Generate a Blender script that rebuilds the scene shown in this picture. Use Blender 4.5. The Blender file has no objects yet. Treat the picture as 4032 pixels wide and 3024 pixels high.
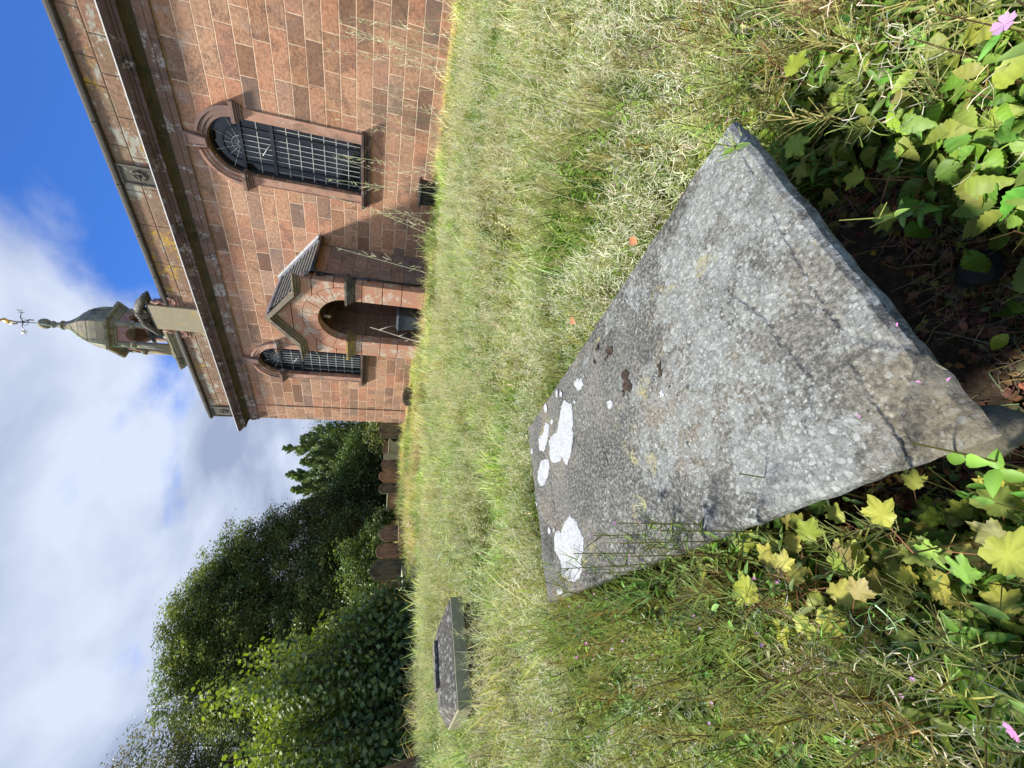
import bpy, bmesh, math, random
import numpy as np
from mathutils import Vector, Matrix, noise
random.seed(7); rng = np.random.default_rng(11)
R = math.radians
scene = bpy.context.scene
col = scene.collection

# ------------------------------------------------------------------ camera
PITCH, ROLL, YAW, FPX = R(16.631), R(3.828), R(45.909), 1640.0
CZ = 1.35
up_c = Vector((math.sin(ROLL)*math.cos(PITCH), math.cos(ROLL)*math.cos(PITCH), math.sin(PITCH)))
fwd_c = (Vector((0, 0, -1)) - up_c*up_c.dot(Vector((0, 0, -1)))).normalized()
right_c = fwd_c.cross(up_c)
def tow(v): return Vector((v.dot(right_c), v.dot(fwd_c), v.dot(up_c)))
ex, ey, ez = tow(Vector((1, 0, 0))), tow(Vector((0, 1, 0))), tow(Vector((0, 0, 1)))
cam = bpy.data.objects.new('camera', bpy.data.cameras.new('camera'))
col.objects.link(cam)
cx, cy = -ey, ex                       # the photograph lies on its side: image right is world down
cam.matrix_world = Matrix(((cx.x, cy.x, ez.x, 0), (cx.y, cy.y, ez.y, 0), (cx.z, cy.z, ez.z, CZ), (0, 0, 0, 1)))
cam.data.sensor_width = 36; cam.data.lens = FPX/4032*36
cam.data.clip_start = 0.02; cam.data.clip_end = 3000
scene.camera = cam

# ------------------------------------------------------------------ light
SUN_AZ, SUN_EL = R(-74), R(54)         # azimuth from +y towards +x
world = bpy.data.worlds.new('World'); scene.world = world; world.use_nodes = True
nt = world.node_tree; nt.nodes.clear()
def N(t, typ, **kw):
    n = t.nodes.new(typ)
    for k, v in kw.items(): setattr(n, k, v)
    return n
wo = N(nt, 'ShaderNodeOutputWorld'); bg = N(nt, 'ShaderNodeBackground')
sky = N(nt, 'ShaderNodeTexSky', sky_type='NISHITA')
sky.sun_disc = False; sky.sun_elevation = SUN_EL; sky.sun_rotation = SUN_AZ
sky.air_density = 1.0; sky.dust_density = 0.3; sky.ozone_density = 3.0
tc = N(nt, 'ShaderNodeTexCoord'); sep = N(nt, 'ShaderNodeSeparateXYZ')
nt.links.new(tc.outputs['Generated'], sep.inputs[0])
def WM(op, a, b=None, c=None, clamp=False):
    m = N(nt, 'ShaderNodeMath', operation=op); m.use_clamp = clamp
    for i, v in enumerate((a, b, c)):
        if v is None: continue
        if isinstance(v, (int, float)): m.inputs[i].default_value = v
        else: nt.links.new(v, m.inputs[i])
    return m.outputs[0]
zc = WM('ADD', WM('MAXIMUM', sep.outputs[2], 0.0), 0.22)
cmb = N(nt, 'ShaderNodeCombineXYZ')
nt.links.new(WM('DIVIDE', sep.outputs[0], zc), cmb.inputs[0]); nt.links.new(WM('DIVIDE', sep.outputs[1], zc), cmb.inputs[1])
def cloudnoise(scale, det, rough, off):
    mp = N(nt, 'ShaderNodeMapping'); mp.inputs['Location'].default_value = off
    nt.links.new(cmb.outputs[0], mp.inputs[0])
    n = N(nt, 'ShaderNodeTexNoise'); n.inputs['Scale'].default_value = scale; n.inputs['Detail'].default_value = det
    n.inputs['Roughness'].default_value = rough; n.inputs['Distortion'].default_value = 0.25
    nt.links.new(mp.outputs[0], n.inputs['Vector']); return n.outputs['Fac']
n1 = cloudnoise(1.15, 7, 0.53, (3.1, 1.7, 0)); n2 = cloudnoise(2.6, 6, 0.55, (7.3, 4.4, 2))
# more cloud towards the left of the view, clear blue to the right
side = WM('MULTIPLY_ADD', sep.outputs[0], -0.62, 0.05)
dens = WM('ADD', WM('ADD', n1, WM('MULTIPLY_ADD', n2, 0.62, -.13)), side)
hor = WM('MULTIPLY', WM('SUBTRACT', 0.45, sep.outputs[2]), 0.25)
dens = WM('ADD', dens, hor)
mr = N(nt, 'ShaderNodeMapRange', interpolation_type='SMOOTHSTEP')
mr.inputs['From Min'].default_value = 0.57; mr.inputs['From Max'].default_value = 0.80
nt.links.new(dens, mr.inputs['Value'])
n3 = cloudnoise(1.9, 5, 0.5, (1.3, 9.1, 5))
cr = N(nt, 'ShaderNodeValToRGB'); cr.color_ramp.elements[0].position = 0.36; cr.color_ramp.elements[1].position = 0.62
cr.color_ramp.elements[0].color = (0.36, 0.435, 0.62, 1); cr.color_ramp.elements[1].color = (0.72, 0.80, 0.98, 1)
nt.links.new(n3, cr.inputs[0])
blue = N(nt, 'ShaderNodeMix', data_type='RGBA', blend_type='MULTIPLY'); blue.inputs[0].default_value = 1.0
nt.links.new(sky.outputs[0], blue.inputs[6]); blue.inputs[7].default_value = (0.26, 0.50, 0.92, 1)
csc = N(nt, 'ShaderNodeMix', data_type='RGBA', blend_type='MULTIPLY'); csc.inputs[0].default_value = 1.0
nt.links.new(cr.outputs[0], csc.inputs[6]); csc.inputs[7].default_value = (4.7, 4.7, 4.7, 1)
rear_fill = WM('MULTIPLY_ADD', WM('MAXIMUM', WM('MULTIPLY', sep.outputs[1], -1.0), 0.0), 0.8, 1.0)   # sky behind the camera brightened as added fill light
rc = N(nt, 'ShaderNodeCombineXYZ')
for i_ in range(3): nt.links.new(rear_fill, rc.inputs[i_])
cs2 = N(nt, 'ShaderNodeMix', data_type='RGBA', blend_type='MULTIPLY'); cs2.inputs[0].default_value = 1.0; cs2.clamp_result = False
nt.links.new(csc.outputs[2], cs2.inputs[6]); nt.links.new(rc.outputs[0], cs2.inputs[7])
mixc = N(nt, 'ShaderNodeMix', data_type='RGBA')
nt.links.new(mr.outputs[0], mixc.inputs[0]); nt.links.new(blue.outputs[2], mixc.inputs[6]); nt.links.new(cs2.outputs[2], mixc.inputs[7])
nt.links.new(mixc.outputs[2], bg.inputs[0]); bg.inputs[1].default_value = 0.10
nt.links.new(bg.outputs[0], wo.inputs[0])
sun = bpy.data.objects.new('sun', bpy.data.lights.new('sun', 'SUN')); col.objects.link(sun)
sun.data.energy = 3.6; sun.data.angle = R(7); sun.data.color = (1.0, 0.95, 0.86)
sd = Vector((math.sin(SUN_AZ)*math.cos(SUN_EL), math.cos(SUN_AZ)*math.cos(SUN_EL), math.sin(SUN_EL)))
sun.rotation_euler = sd.to_track_quat('Z', 'Y').to_euler()
scene.view_settings.view_transform = 'Standard'; scene.view_settings.look = 'None'
scene.view_settings.exposure = 1.12; scene.view_settings.gamma = 1
scene.render.engine = 'CYCLES'
scene.cycles.max_bounces = 5; scene.cycles.diffuse_bounces = 2; scene.cycles.glossy_bounces = 2
scene.cycles.transmission_bounces = 3; scene.cycles.transparent_max_bounces = 4

# ------------------------------------------------------------------ helpers
def tag(o, label=None, cat=None, group=None, kind=None):
    if label: o['label'] = label
    if cat: o['category'] = cat
    if group: o['group'] = group
    if kind: o['kind'] = kind
    return o
def empty(name, loc=(0, 0, 0), rz=0, label=None, cat=None, group=None):
    o = bpy.data.objects.new(name, None); col.objects.link(o)
    o.location = loc; o.rotation_euler = (0, 0, rz); o.empty_display_size = 0.2
    return tag(o, label, cat, group)
class MB:
    def __init__(s): s.v = []; s.f = []; s.sm = []
    def add(s, vs, fs, smooth=False):
        n = len(s.v); s.v += [tuple(p) for p in vs]
        s.f += [tuple(i+n for i in f) for f in fs]; s.sm += [smooth]*len(fs); return s
    def box(s, x0, x1, y0, y1, z0, z1):
        return s.add([(x0, y0, z0), (x1, y0, z0), (x1, y1, z0), (x0, y1, z0), (x0, y0, z1), (x1, y0, z1), (x1, y1, z1), (x0, y1, z1)],
                     [(0, 3, 2, 1), (4, 5, 6, 7), (0, 1, 5, 4), (1, 2, 6, 5), (2, 3, 7, 6), (3, 0, 4, 7)])
    def prism(s, poly, y0, y1, smooth=False):          # polygon in (x, z), pushed from y0 to y1
        n = len(poly)
        vs = [(x, y0, z) for x, z in poly]+[(x, y1, z) for x, z in poly]
        fs = [tuple(range(n)), tuple(range(2*n-1, n-1, -1))]
        s.add(vs, fs); s.f += []; b = len(s.v)-2*n
        for i in range(n):
            j = (i+1) % n; s.f.append((b+j, b+i, b+n+i, b+n+j)); s.sm.append(smooth)
        return s
    def hprism(s, poly, z0, z1):                        # polygon in (x, y), pushed up
        n = len(poly); b = len(s.v)
        s.add([(x, y, z0) for x, y in poly]+[(x, y, z1) for x, y in poly], [tuple(range(n-1, -1, -1)), tuple(range(n, 2*n))])
        for i in range(n):
            j = (i+1) % n; s.f.append((b+i, b+j, b+n+j, b+n+i)); s.sm.append(False)
        return s
    def ringsweep(s, prof, x0, x1, y0, y1):             # closed profile (out, z) swept round a rectangle
        m = len(prof); vs = []
        for o, z in prof: vs += [(x0-o, y0-o, z), (x1+o, y0-o, z), (x1+o, y1+o, z), (x0-o, y1+o, z)]
        fs = []
        for i in range(m):
            j = (i+1) % m
            for k in range(4):
                l = (k+1) % 4; fs.append((i*4+k, i*4+l, j*4+l, j*4+k))
        return s.add(vs, fs)
    def lathe(s, prof, c=(0, 0), n=12, rot=0.0, smooth=True):
        vs = []; fs = []
        for r, z in prof:
            for k in range(n):
                a = rot+2*math.pi*k/n; vs.append((c[0]+r*math.cos(a), c[1]+r*math.sin(a), z))
        for i in range(len(prof)-1):
            for k in range(n):
                l = (k+1) % n; fs.append((i*n+k, i*n+l, (i+1)*n+l, (i+1)*n+k))
        s.add(vs, fs, smooth)
        s.add([vs[k] for k in range(n)], [tuple(range(n-1, -1, -1))]); s.add(vs[-n:], [tuple(range(n))]); return s
    def tube(s, pts, rad, n=6, smooth=True, flat=1.0):
        pts = [Vector(p) for p in pts]
        if not hasattr(rad, '__len__'): rad = [rad]*len(pts)
        b = []; fs = []
        for i, p in enumerate(pts):
            t = (pts[min(i+1, len(pts)-1)]-pts[max(i-1, 0)]).normalized()
            a = t.cross(Vector((0, 0, 1)) if abs(t.z) < .9 else Vector((0, 1, 0))).normalized(); c = t.cross(a)
            for k in range(n):
                q = 2*math.pi*k/n; b.append(p+(a*math.cos(q)+c*math.sin(q)*flat)*rad[i])
        for i in range(len(pts)-1):
            for k in range(n):
                l = (k+1) % n; fs.append((i*n+k, i*n+l, (i+1)*n+l, (i+1)*n+k))
        s.add(b, fs, smooth); s.add(b[:n], [tuple(range(n-1, -1, -1))]); s.add(b[-n:], [tuple(range(n))]); return s
    def ball(s, c, r, n=12, m=8, sc=(1, 1, 1)):
        vs = []; fs = []
        for i in range(m+1):
            th = math.pi*i/m
            for k in range(n):
                q = 2*math.pi*k/n; vs.append((c[0]+r*sc[0]*math.sin(th)*math.cos(q), c[1]+r*sc[1]*math.sin(th)*math.sin(q), c[2]+r*sc[2]*math.cos(th)))
        for i in range(m):
            for k in range(n):
                l = (k+1) % n; fs.append((i*n+k, (i+1)*n+k, (i+1)*n+l, i*n+l))
        return s.add(vs, fs, True)
    def build(s, name, mat, parent=None, bevel=0.0, seg=2, loc=None, rot=None, merge=True):
        me = bpy.data.meshes.new(name); me.from_pydata(s.v, [], s.f)
        me.polygons.foreach_set('use_smooth', s.sm)
        me.materials.append(mat); me.update()
        bm = bmesh.new(); bm.from_mesh(me)
        if merge: bmesh.ops.remove_doubles(bm, verts=bm.verts, dist=1e-5)
        bmesh.ops.recalc_face_normals(bm, faces=bm.faces); bm.to_mesh(me); bm.free()
        o = bpy.data.objects.new(name, me); col.objects.link(o)
        if parent: o.parent = parent
        if loc: o.location = loc
        if rot: o.rotation_euler = rot
        if bevel:
            md = o.modifiers.new('bevel', 'BEVEL'); md.width = bevel; md.segments = seg; md.limit_method = 'ANGLE'; md.angle_limit = R(35)
        return o
def plate(name, outer, holes, y0, y1, mat, parent=None):
    """flat wall in the x-z plane with openings, y0 (front) to y1 (back)"""
    bm = bmesh.new(); edges = []
    for lp in [outer]+holes:
        vs = [bm.verts.new((x, y0, z)) for x, z in lp]
        for i in range(len(vs)): edges.append(bm.edges.new((vs[i], vs[(i+1) % len(vs)])))
    r = bmesh.ops.triangle_fill(bm, use_beauty=True, use_dissolve=False, edges=edges)
    fs = [g for g in r['geom'] if isinstance(g, bmesh.types.BMFace)]
    ext = bmesh.ops.extrude_face_region(bm, geom=fs)
    vv = [g for g in ext['geom'] if isinstance(g, bmesh.types.BMVert)]
    bmesh.ops.translate(bm, verts=vv, vec=(0, y1-y0, 0))
    bmesh.ops.recalc_face_normals(bm, faces=bm.faces)
    me = bpy.data.meshes.new(name); bm.to_mesh(me); bm.free(); me.materials.append(mat)
    o = bpy.data.objects.new(name, me); col.objects.link(o)
    if parent: o.parent = parent
    return o
def archpoly(cx, w, z0, zs, n=20, r=None):              # opening outline: jambs up to zs then half circle
    r = r or w/2
    p = [(cx-w/2, z0), (cx+w/2, z0)]
    for k in range(n+1):
        a = math.pi*k/n; p.append((cx+r*math.cos(a), zs+r*math.sin(a)))
    return p

# ------------------------------------------------------------------ materials
def mat(name):
    m = bpy.data.materials.new(name); m.use_nodes = True; t = m.node_tree; t.nodes.clear()
    o = N(t, 'ShaderNodeOutputMaterial'); b = N(t, 'ShaderNodeBsdfPrincipled'); t.links.new(b.outputs[0], o.inputs[0])
    b.inputs['Specular IOR Level'].default_value = 0.3
    return m, t, b
class G:                                                # tiny node-graph writer
    def __init__(s, t): s.t = t; s.tc = None
    def L(s, v, sock):
        if isinstance(v, (int, float)): sock.default_value = v
        elif isinstance(v, tuple): sock.default_value = v if len(v) == len(sock.default_value) else (*v, 1)[:len(sock.default_value)]
        else: s.t.links.new(v, sock)
    def obj(s):
        if not s.tc: s.tc = N(s.t, 'ShaderNodeTexCoord')
        return s.tc.outputs['Object']
    def nrm(s): s.obj(); return s.tc.outputs['Normal']
    def m(s, op, a, b=None, c=None, clamp=False):
        n = N(s.t, 'ShaderNodeMath', operation=op); n.use_clamp = clamp
        for i, v in enumerate((a, b, c)):
            if v is not None: s.L(v, n.inputs[i])
        return n.outputs[0]
    def xyz(s, v=None):
        n = N(s.t, 'ShaderNodeSeparateXYZ'); s.L(v or s.obj(), n.inputs[0]); return n.outputs
    def vec(s, x, y, z):
        n = N(s.t, 'ShaderNodeCombineXYZ'); s.L(x, n.inputs[0]); s.L(y, n.inputs[1]); s.L(z, n.inputs[2]); return n.outputs[0]
    def mapped(s, sc, loc=(0, 0, 0), v=None):
        n = N(s.t, 'ShaderNodeMapping'); n.inputs['Scale'].default_value = sc if isinstance(sc, tuple) else (sc, sc, sc)
        n.inputs['Location'].default_value = loc; s.L(v or s.obj(), n.inputs[0]); return n.outputs[0]
    def noise(s, scale, det=4, rough=.55, v=None, dist=0.0, loc=None):
        n = N(s.t, 'ShaderNodeTexNoise'); n.inputs['Scale'].default_value = scale; n.inputs['Detail'].default_value = det
        n.inputs['Roughness'].default_value = rough; n.inputs['Distortion'].default_value = dist
        if loc: v = s.mapped(1.0, loc, v)
        s.L(v or s.obj(), n.inputs['Vector']); return n.outputs['Fac']
    def vor(s, scale, v=None, feature='F1', rnd=1.0, out='Distance'):
        n = N(s.t, 'ShaderNodeTexVoronoi', feature=feature); n.inputs['Scale'].default_value = scale; n.inputs['Randomness'].default_value = rnd
        s.L(v or s.obj(), n.inputs['Vector']); return n.outputs[out]
    def rng(s, v, a, b, c=0.0, d=1.0, smooth=True):
        n = N(s.t, 'ShaderNodeMapRange', interpolation_type='SMOOTHSTEP' if smooth else 'LINEAR')
        s.L(v, n.inputs['Value'])
        for k, q in zip(('From Min', 'From Max', 'To Min', 'To Max'), (a, b, c, d)): n.inputs[k].default_value = q
        return n.outputs[0]
    def mix(s, f, a, b, mode='MIX'):
        n = N(s.t, 'ShaderNodeMix', data_type='RGBA', blend_type=mode); s.L(f, n.inputs[0]); s.L(a, n.inputs[6]); s.L(b, n.inputs[7]); return n.outputs[2]
    def ramp(s, f, stops, const=False):
        n = N(s.t, 'ShaderNodeValToRGB'); e = n.color_ramp.elements
        if const: n.color_ramp.interpolation = 'CONSTANT'
        e[0].position, e[0].color = stops[0][0], (*stops[0][1], 1); e[1].position, e[1].color = stops[-1][0], (*stops[-1][1], 1)
        for p, c in stops[1:-1]:
            q = e.new(p); q.color = (*c, 1)
        s.L(f, n.inputs[0]); return n.outputs[0]
    def bump(s, h, strength, dist, b):
        n = N(s.t, 'ShaderNodeBump'); n.inputs['Strength'].default_value = strength; n.inputs['Distance'].default_value = dist
        s.L(h, n.inputs['Height']); s.t.links.new(n.outputs[0], b.inputs['Normal'])

def ashlar(name, h=0.375, zoff=0.318, wide=0.84, joints=True, stain=1.0, ramp=None, mortar=(0.80, 0.60, 0.42)):
    m, t, b = mat(name); g = G(t); x, y, z = g.xyz(); nx, ny, nz = g.xyz(g.nrm())
    onside = g.m('GREATER_THAN', g.m('ABSOLUTE', nx), 0.6)
    u = g.m('ADD', g.m('MULTIPLY', x, g.m('SUBTRACT', 1.0, onside)), g.m('MULTIPLY', y, onside))
    wob = g.m('MULTIPLY', g.m('SUBTRACT', g.noise(1.3, 2), .5), 0.02)
    v = g.m('DIVIDE', g.m('ADD', g.m('SUBTRACT', z, zoff), wob), h)
    row = g.m('FLOOR', v); fv = g.m('FRACT', v)
    W = g.m('ADD', g.m('DIVIDE', u, wide), g.m('MULTIPLY', row, 17.37))
    def v1(feat):
        n = N(t, 'ShaderNodeTexVoronoi', voronoi_dimensions='1D', feature=feat); n.inputs['Scale'].default_value = 1.0
        n.inputs['Randomness'].default_value = 0.95; g.L(W, n.inputs['W']); return n
    de = g.m('MULTIPLY', v1('DISTANCE_TO_EDGE').outputs['Distance'], wide)
    cid = v1('F1').outputs['Color']; cr_, cg, cb = g.xyz(cid)
    dv = g.m('MULTIPLY', g.m('MINIMUM', fv, g.m('SUBTRACT', 1.0, fv)), h)
    d = g.m('MINIMUM', de, dv)
    base = g.ramp(cr_, ramp or [(0.0, (0.52, 0.265, 0.165)), (0.20, (0.57, 0.31, 0.195)), (0.40, (0.50, 0.30, 0.19)), (0.58, (0.56, 0.345, 0.22)),
                            (0.70, (0.37, 0.20, 0.12)), (0.80, (0.29, 0.18, 0.12)), (0.88, (0.48, 0.27, 0.16)), (0.94, (0.46, 0.24, 0.14)), (1.0, (0.15, 0.095, 0.075))])
    fine = g.noise(14, 6, .65); med = g.noise(3.2, 5, .6, dist=.4)
    base = g.mix(g.rng(fine, .38, .66), base, g.mix(1.0, base, (0.66, 0.60, 0.56), 'MULTIPLY'))
    base = g.mix(g.rng(g.noise(.9, 4, .6, loc=(2, 2, 6)), .40, .62, 0, .5), base, g.mix(1.0, base, (1.12, .98, .86), 'MULTIPLY'))
    bed = g.noise(5, 5, .7, v=g.mapped((1.2, 1.2, 9)))
    base = g.mix(g.rng(bed, .50, .68, 0, .62), base, (0.22, 0.135, 0.095))
    soot = g.m('MULTIPLY', g.rng(med, .45, .62), g.rng(g.noise(30, 5, .75), .44, .56))
    base = g.mix(g.m('MULTIPLY', soot, g.m('MULTIPLY', g.rng(cg, .1, .8), .9)), base, (0.12, 0.08, 0.065))
    base = g.mix(g.m('MULTIPLY', g.rng(g.noise(1.5, 6, .72, v=g.mapped((1, 1, .45), (5, 5, 2))), .54, .68), .50), base, (0.20, 0.14, 0.12))
    base = g.mix(1.0, base, g.ramp(g.noise(.55, 3, .6, loc=(3, 3, 3)), [(.35, (.92, .92, .92)), (.65, (1.22, 1.23, 1.24))]), 'MULTIPLY')
    base = g.mix(g.m('MULTIPLY', g.rng(cb, .80, .95), g.rng(fine, .3, .7, .1, .5)), base, (0.24, 0.22, 0.19))
    if stain:                                           # damp dark and green near the ground, salts under the cornice
        low = g.m('MULTIPLY', g.rng(z, 0.45, 2.2, 1, 0), g.rng(g.noise(1.6, 5, .6), .42, .68))
        base = g.mix(g.m('MULTIPLY', low, .6), base, (0.155, 0.115, 0.085))
        salt = g.m('MULTIPLY', g.rng(z, 5.7, 6.6), g.rng(g.noise(2.6, 6, .65, loc=(4, 0, 2)), .52, .66))
        base = g.mix(g.m('MULTIPLY', salt, .62), base, (0.50, 0.42, 0.38))
        salt2 = g.m('MULTIPLY', g.rng(g.noise(1.1, 5, .7, loc=(9, 3, 2)), .62, .70), g.rng(g.noise(6, 4, .7), .45, .6))
        base = g.mix(g.m('MULTIPLY', salt2, .45), base, (0.48, 0.42, 0.37))
    if joints:
        jm = g.rng(g.m('ADD', d, g.m('MULTIPLY', g.m('SUBTRACT', g.noise(20, 3), .5), .008)), .008, .014, 1, 0)
        base = g.mix(g.m('MULTIPLY', jm, g.rng(g.noise(4, 3), .35, .6, .35, .9)), base, mortar)
    t.links.new(base, b.inputs['Base Color']); b.inputs['Roughness'].default_value = .92
    hgt = g.m('ADD', g.m('MULTIPLY', g.rng(d, 0, .02), .6), g.m('MULTIPLY', fine, .25))
    hgt = g.m('ADD', hgt, g.m('MULTIPLY', cg, .15)); g.bump(hgt, .5, .02, b)
    return m
def stone(name, cols, lichen=None, dark=None, scale=1.0, rough=.9, bump=.4, extra=None, lich_lo=.56):
    m, t, b = mat(name); g = G(t)
    n = g.noise(3*scale, 7, .62, dist=.3); base = g.ramp(n, [(.28+.44*i/(len(cols)-1), c) for i, c in enumerate(cols)])
    f = g.noise(26*scale, 6, .7); base = g.mix(g.rng(f, .45, .75, 0, .55), base, g.mix(1.0, base, (.55, .55, .55), 'MULTIPLY'))
    if dark: base = g.mix(g.rng(g.noise(2.2*scale, 6, .7, v=g.mapped((1, 1, .35), (3, 1, 5))), .50, .64, 0, .8), base, dark)
    if extra: base = g.mix(g.rng(g.noise(1.5*scale, 6, .7, loc=(7, 2, 3)), .54, .66, 0, .75), base, extra)
    if lichen:
        sp = g.m('MULTIPLY', g.rng(g.noise(2.4*scale, 6, .72, loc=(1, 5, 8)), lich_lo, lich_lo+.07), g.rng(g.noise(17*scale, 4, .7), .40, .55))
        base = g.mix(g.m('MULTIPLY', sp, .85), base, lichen)
    t.links.new(base, b.inputs['Base Color']); b.inputs['Roughness'].default_value = rough
    g.bump(g.m('ADD', g.m('MULTIPLY', f, .5), n), bump, .02, b); return m
def plain(name, c, rough=.5, metal=0.0, spec=.5, var=.25, sc=6, bump=0.0):
    m, t, b = mat(name); g = G(t)
    n = g.noise(sc, 5, .6); t.links.new(g.mix(g.rng(n, .35, .7), c, tuple(q*(1-var) for q in c)), b.inputs['Base Color'])
    b.inputs['Roughness'].default_value = rough; b.inputs['Metallic'].default_value = metal; b.inputs['Specular IOR Level'].default_value = spec
    if bump: g.bump(g.noise(sc*4, 4, .6), bump, .01, b)
    return m
M = {}
M['ashlar'] = ashlar('sandstone_ashlar')
_pa = None
M['porch_ashlar'] = ashlar('sandstone_ashlar_grey_brown', wide=.8, stain=0, mortar=(.16, .11, .08),  # porch sides: darker, greyer blocks than the main wall
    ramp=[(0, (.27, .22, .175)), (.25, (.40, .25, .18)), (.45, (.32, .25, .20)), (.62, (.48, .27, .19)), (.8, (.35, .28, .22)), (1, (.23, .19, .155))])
M['porch_front'] = stone('pink_sandstone', [(.56, .25, .155), (.50, .26, .165), (.48, .29, .19)], lichen=(.62, .56, .46), extra=(.42, .30, .21), lich_lo=.50)
M['quoin'] = ashlar('sandstone_ashlar_end_strip', wide=.7)
M['interior'] = ashlar('shaded_interior_stone', stain=0, ramp=[(0, (.10, .055, .04)), (.5, (.12, .07, .05)), (1, (.08, .05, .04))], mortar=(.15, .10, .075))  # dark copy of the ashlar, indoor shade put into its colour
M['dark_mould'] = stone('sooted_sandstone', [(.20, .115, .085), (.13, .085, .07), (.17, .10, .075)], lichen=(.42, .40, .36), dark=(.055, .045, .035), lich_lo=.54)
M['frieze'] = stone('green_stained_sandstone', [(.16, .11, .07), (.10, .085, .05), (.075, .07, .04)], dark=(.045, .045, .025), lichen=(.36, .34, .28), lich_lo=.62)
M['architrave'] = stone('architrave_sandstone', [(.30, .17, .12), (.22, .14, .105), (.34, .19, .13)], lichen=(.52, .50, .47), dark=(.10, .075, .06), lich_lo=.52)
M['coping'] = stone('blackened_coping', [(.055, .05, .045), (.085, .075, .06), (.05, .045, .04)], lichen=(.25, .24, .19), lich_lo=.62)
M['lit_ledge_white'] = plain('sunlit_pale_edge', (.85, .84, .80), .45, 0, .5, .12)
M['lead'] = plain('grey_lead', (.34, .36, .40), .45, .3, .5, .3)
M['surround'] = stone('pink_dressed_sandstone', [(.56, .32, .22), (.48, .27, .185), (.38, .23, .165)], lichen=(.56, .48, .44), scale=1.4, lich_lo=.56, dark=(.20, .14, .11))
M['surround_grey'] = stone('grey_and_shaded_dressed_sandstone', [(.22, .15, .13), (.27, .17, .14), (.20, .14, .125)], lichen=(.45, .43, .41), lich_lo=.60)  # keystone grey; also stands for shade on the right of an arch
M['blackpaint'] = plain('black_paint', (.022, .026, .032), .35, 0, .5, .3)
M['bars'] = plain('pale_glazing_bars', (.50, .53, .50), .5, 0, .4, .3)
M['bars_dark'] = plain('slate_grey_glazing_bars', (.11, .125, .14), .5, 0, .4, .3)
M['slate'] = plain('grey_green_slate', (.22, .225, .20), .6, 0, .4, .45, 9, .3)
M['white_mortar'] = plain('pale_mortar_fillet', (.75, .74, .70), .8)
M['belfry'] = stone('lichened_dark_sandstone', [(.21, .19, .145), (.34, .30, .20), (.26, .23, .175)], lichen=(.40, .35, .15), lich_lo=.5, dark=(.05, .052, .047))
M['belfry_pink'] = stone('sheltered_pink_sandstone', [(.50, .28, .21), (.42, .24, .19), (.36, .23, .18)], dark=(.12, .09, .08))
M['gold'] = plain('gilding', (.90, .62, .20), .3, .6, .6, .15)
M['bell'] = plain('bell_bronze', (.07, .09, .09), .45, .5)
M['verdigris'] = plain('verdigris_copper', (.30, .56, .42), .6)
M['bark'] = stone('tree_bark', [(.10, .075, .05), (.07, .055, .04), (.13, .10, .07)], scale=2)
M['pale_branch'] = stone('bleached_branch', [(.50, .42, .34), (.38, .32, .26), (.55, .48, .40)], scale=5)
M['plastic'] = plain('black_plastic', (.018, .019, .021), .38)
M['bin'] = plain('slate_blue_plastic', (.052, .066, .088), .42)
M['lamp'] = plain('frosted_lamp_glass', (.75, .75, .72), .2)
M['door'] = plain('dark_timber', (.05, .03, .022), .6)
def parapetmat():
    m, t, b = mat('parapet_sandstone'); g = G(t); x, y, z = g.xyz()
    v = g.m('DIVIDE', g.m('SUBTRACT', z, 7.62), .45); row = g.m('FLOOR', v); fv = g.m('FRACT', v)
    W = g.m('ADD', g.m('DIVIDE', x, 1.0), g.m('MULTIPLY', row, 7.7))
    n1 = N(t, 'ShaderNodeTexVoronoi', voronoi_dimensions='1D', feature='DISTANCE_TO_EDGE'); n1.inputs['Scale'].default_value = 1; g.L(W, n1.inputs['W'])
    n2 = N(t, 'ShaderNodeTexVoronoi', voronoi_dimensions='1D'); n2.inputs['Scale'].default_value = 1; g.L(W, n2.inputs['W'])
    cr_ = g.xyz(n2.outputs['Color'])[0]
    base = g.ramp(cr_, [(0, (.36, .20, .125)), (.4, (.30, .19, .12)), (.7, (.40, .23, .14)), (1, (.25, .17, .11))])
    f = g.noise(11, 7, .7); base = g.mix(g.rng(f, .42, .62, 0, .7), base, (.15, .105, .07))
    base = g.mix(g.rng(g.noise(2.0, 6, .7, loc=(2, 1, 7)), .50, .62, 0, .75), base, (.26, .20, .12))
    base = g.mix(g.m('MULTIPLY', g.rng(g.noise(1.1, 6, .72, v=g.mapped((.8, 1, 1.6), (5, 2, 1))), .53, .60), .85), base, (.42, .43, .35))
    base = g.mix(g.m('MULTIPLY', g.rng(g.noise(3.6, 5, .75, loc=(3, 3, 3)), .58, .63), g.rng(f, .4, .5)), base, (.50, .48, .38))
    base = g.mix(g.m('MULTIPLY', g.rng(g.noise(.9, 5, .7, loc=(1, 8, 4)), .55, .62), g.rng(g.noise(8, 4, .7), .42, .55)), base, (.50, .32, .06))
    d = g.m('MINIMUM', n1.outputs['Distance'], g.m('MULTIPLY', g.m('MINIMUM', fv, g.m('SUBTRACT', 1., fv)), .45))
    base = g.mix(g.rng(d, .008, .018, .75, 0), base, (.10, .07, .05))
    t.links.new(base, b.inputs['Base Color']); b.inputs['Roughness'].default_value = .95
    g.bump(g.m('ADD', f, g.rng(d, 0, .03)), .6, .02, b); return m
M['parapet'] = parapetmat()
M['pediment'] = stone('weathered_cornice_stone', [(.33, .28, .20), (.25, .21, .155), (.38, .31, .22)], lichen=(.42, .35, .12), dark=(.11, .095, .075), lich_lo=.58)
M['plinth'] = stone('plinth_sandstone', [(.33, .23, .12), (.26, .18, .11), (.38, .27, .12)], lichen=(.46, .35, .07), lich_lo=.42, dark=(.15, .12, .08))
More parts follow.
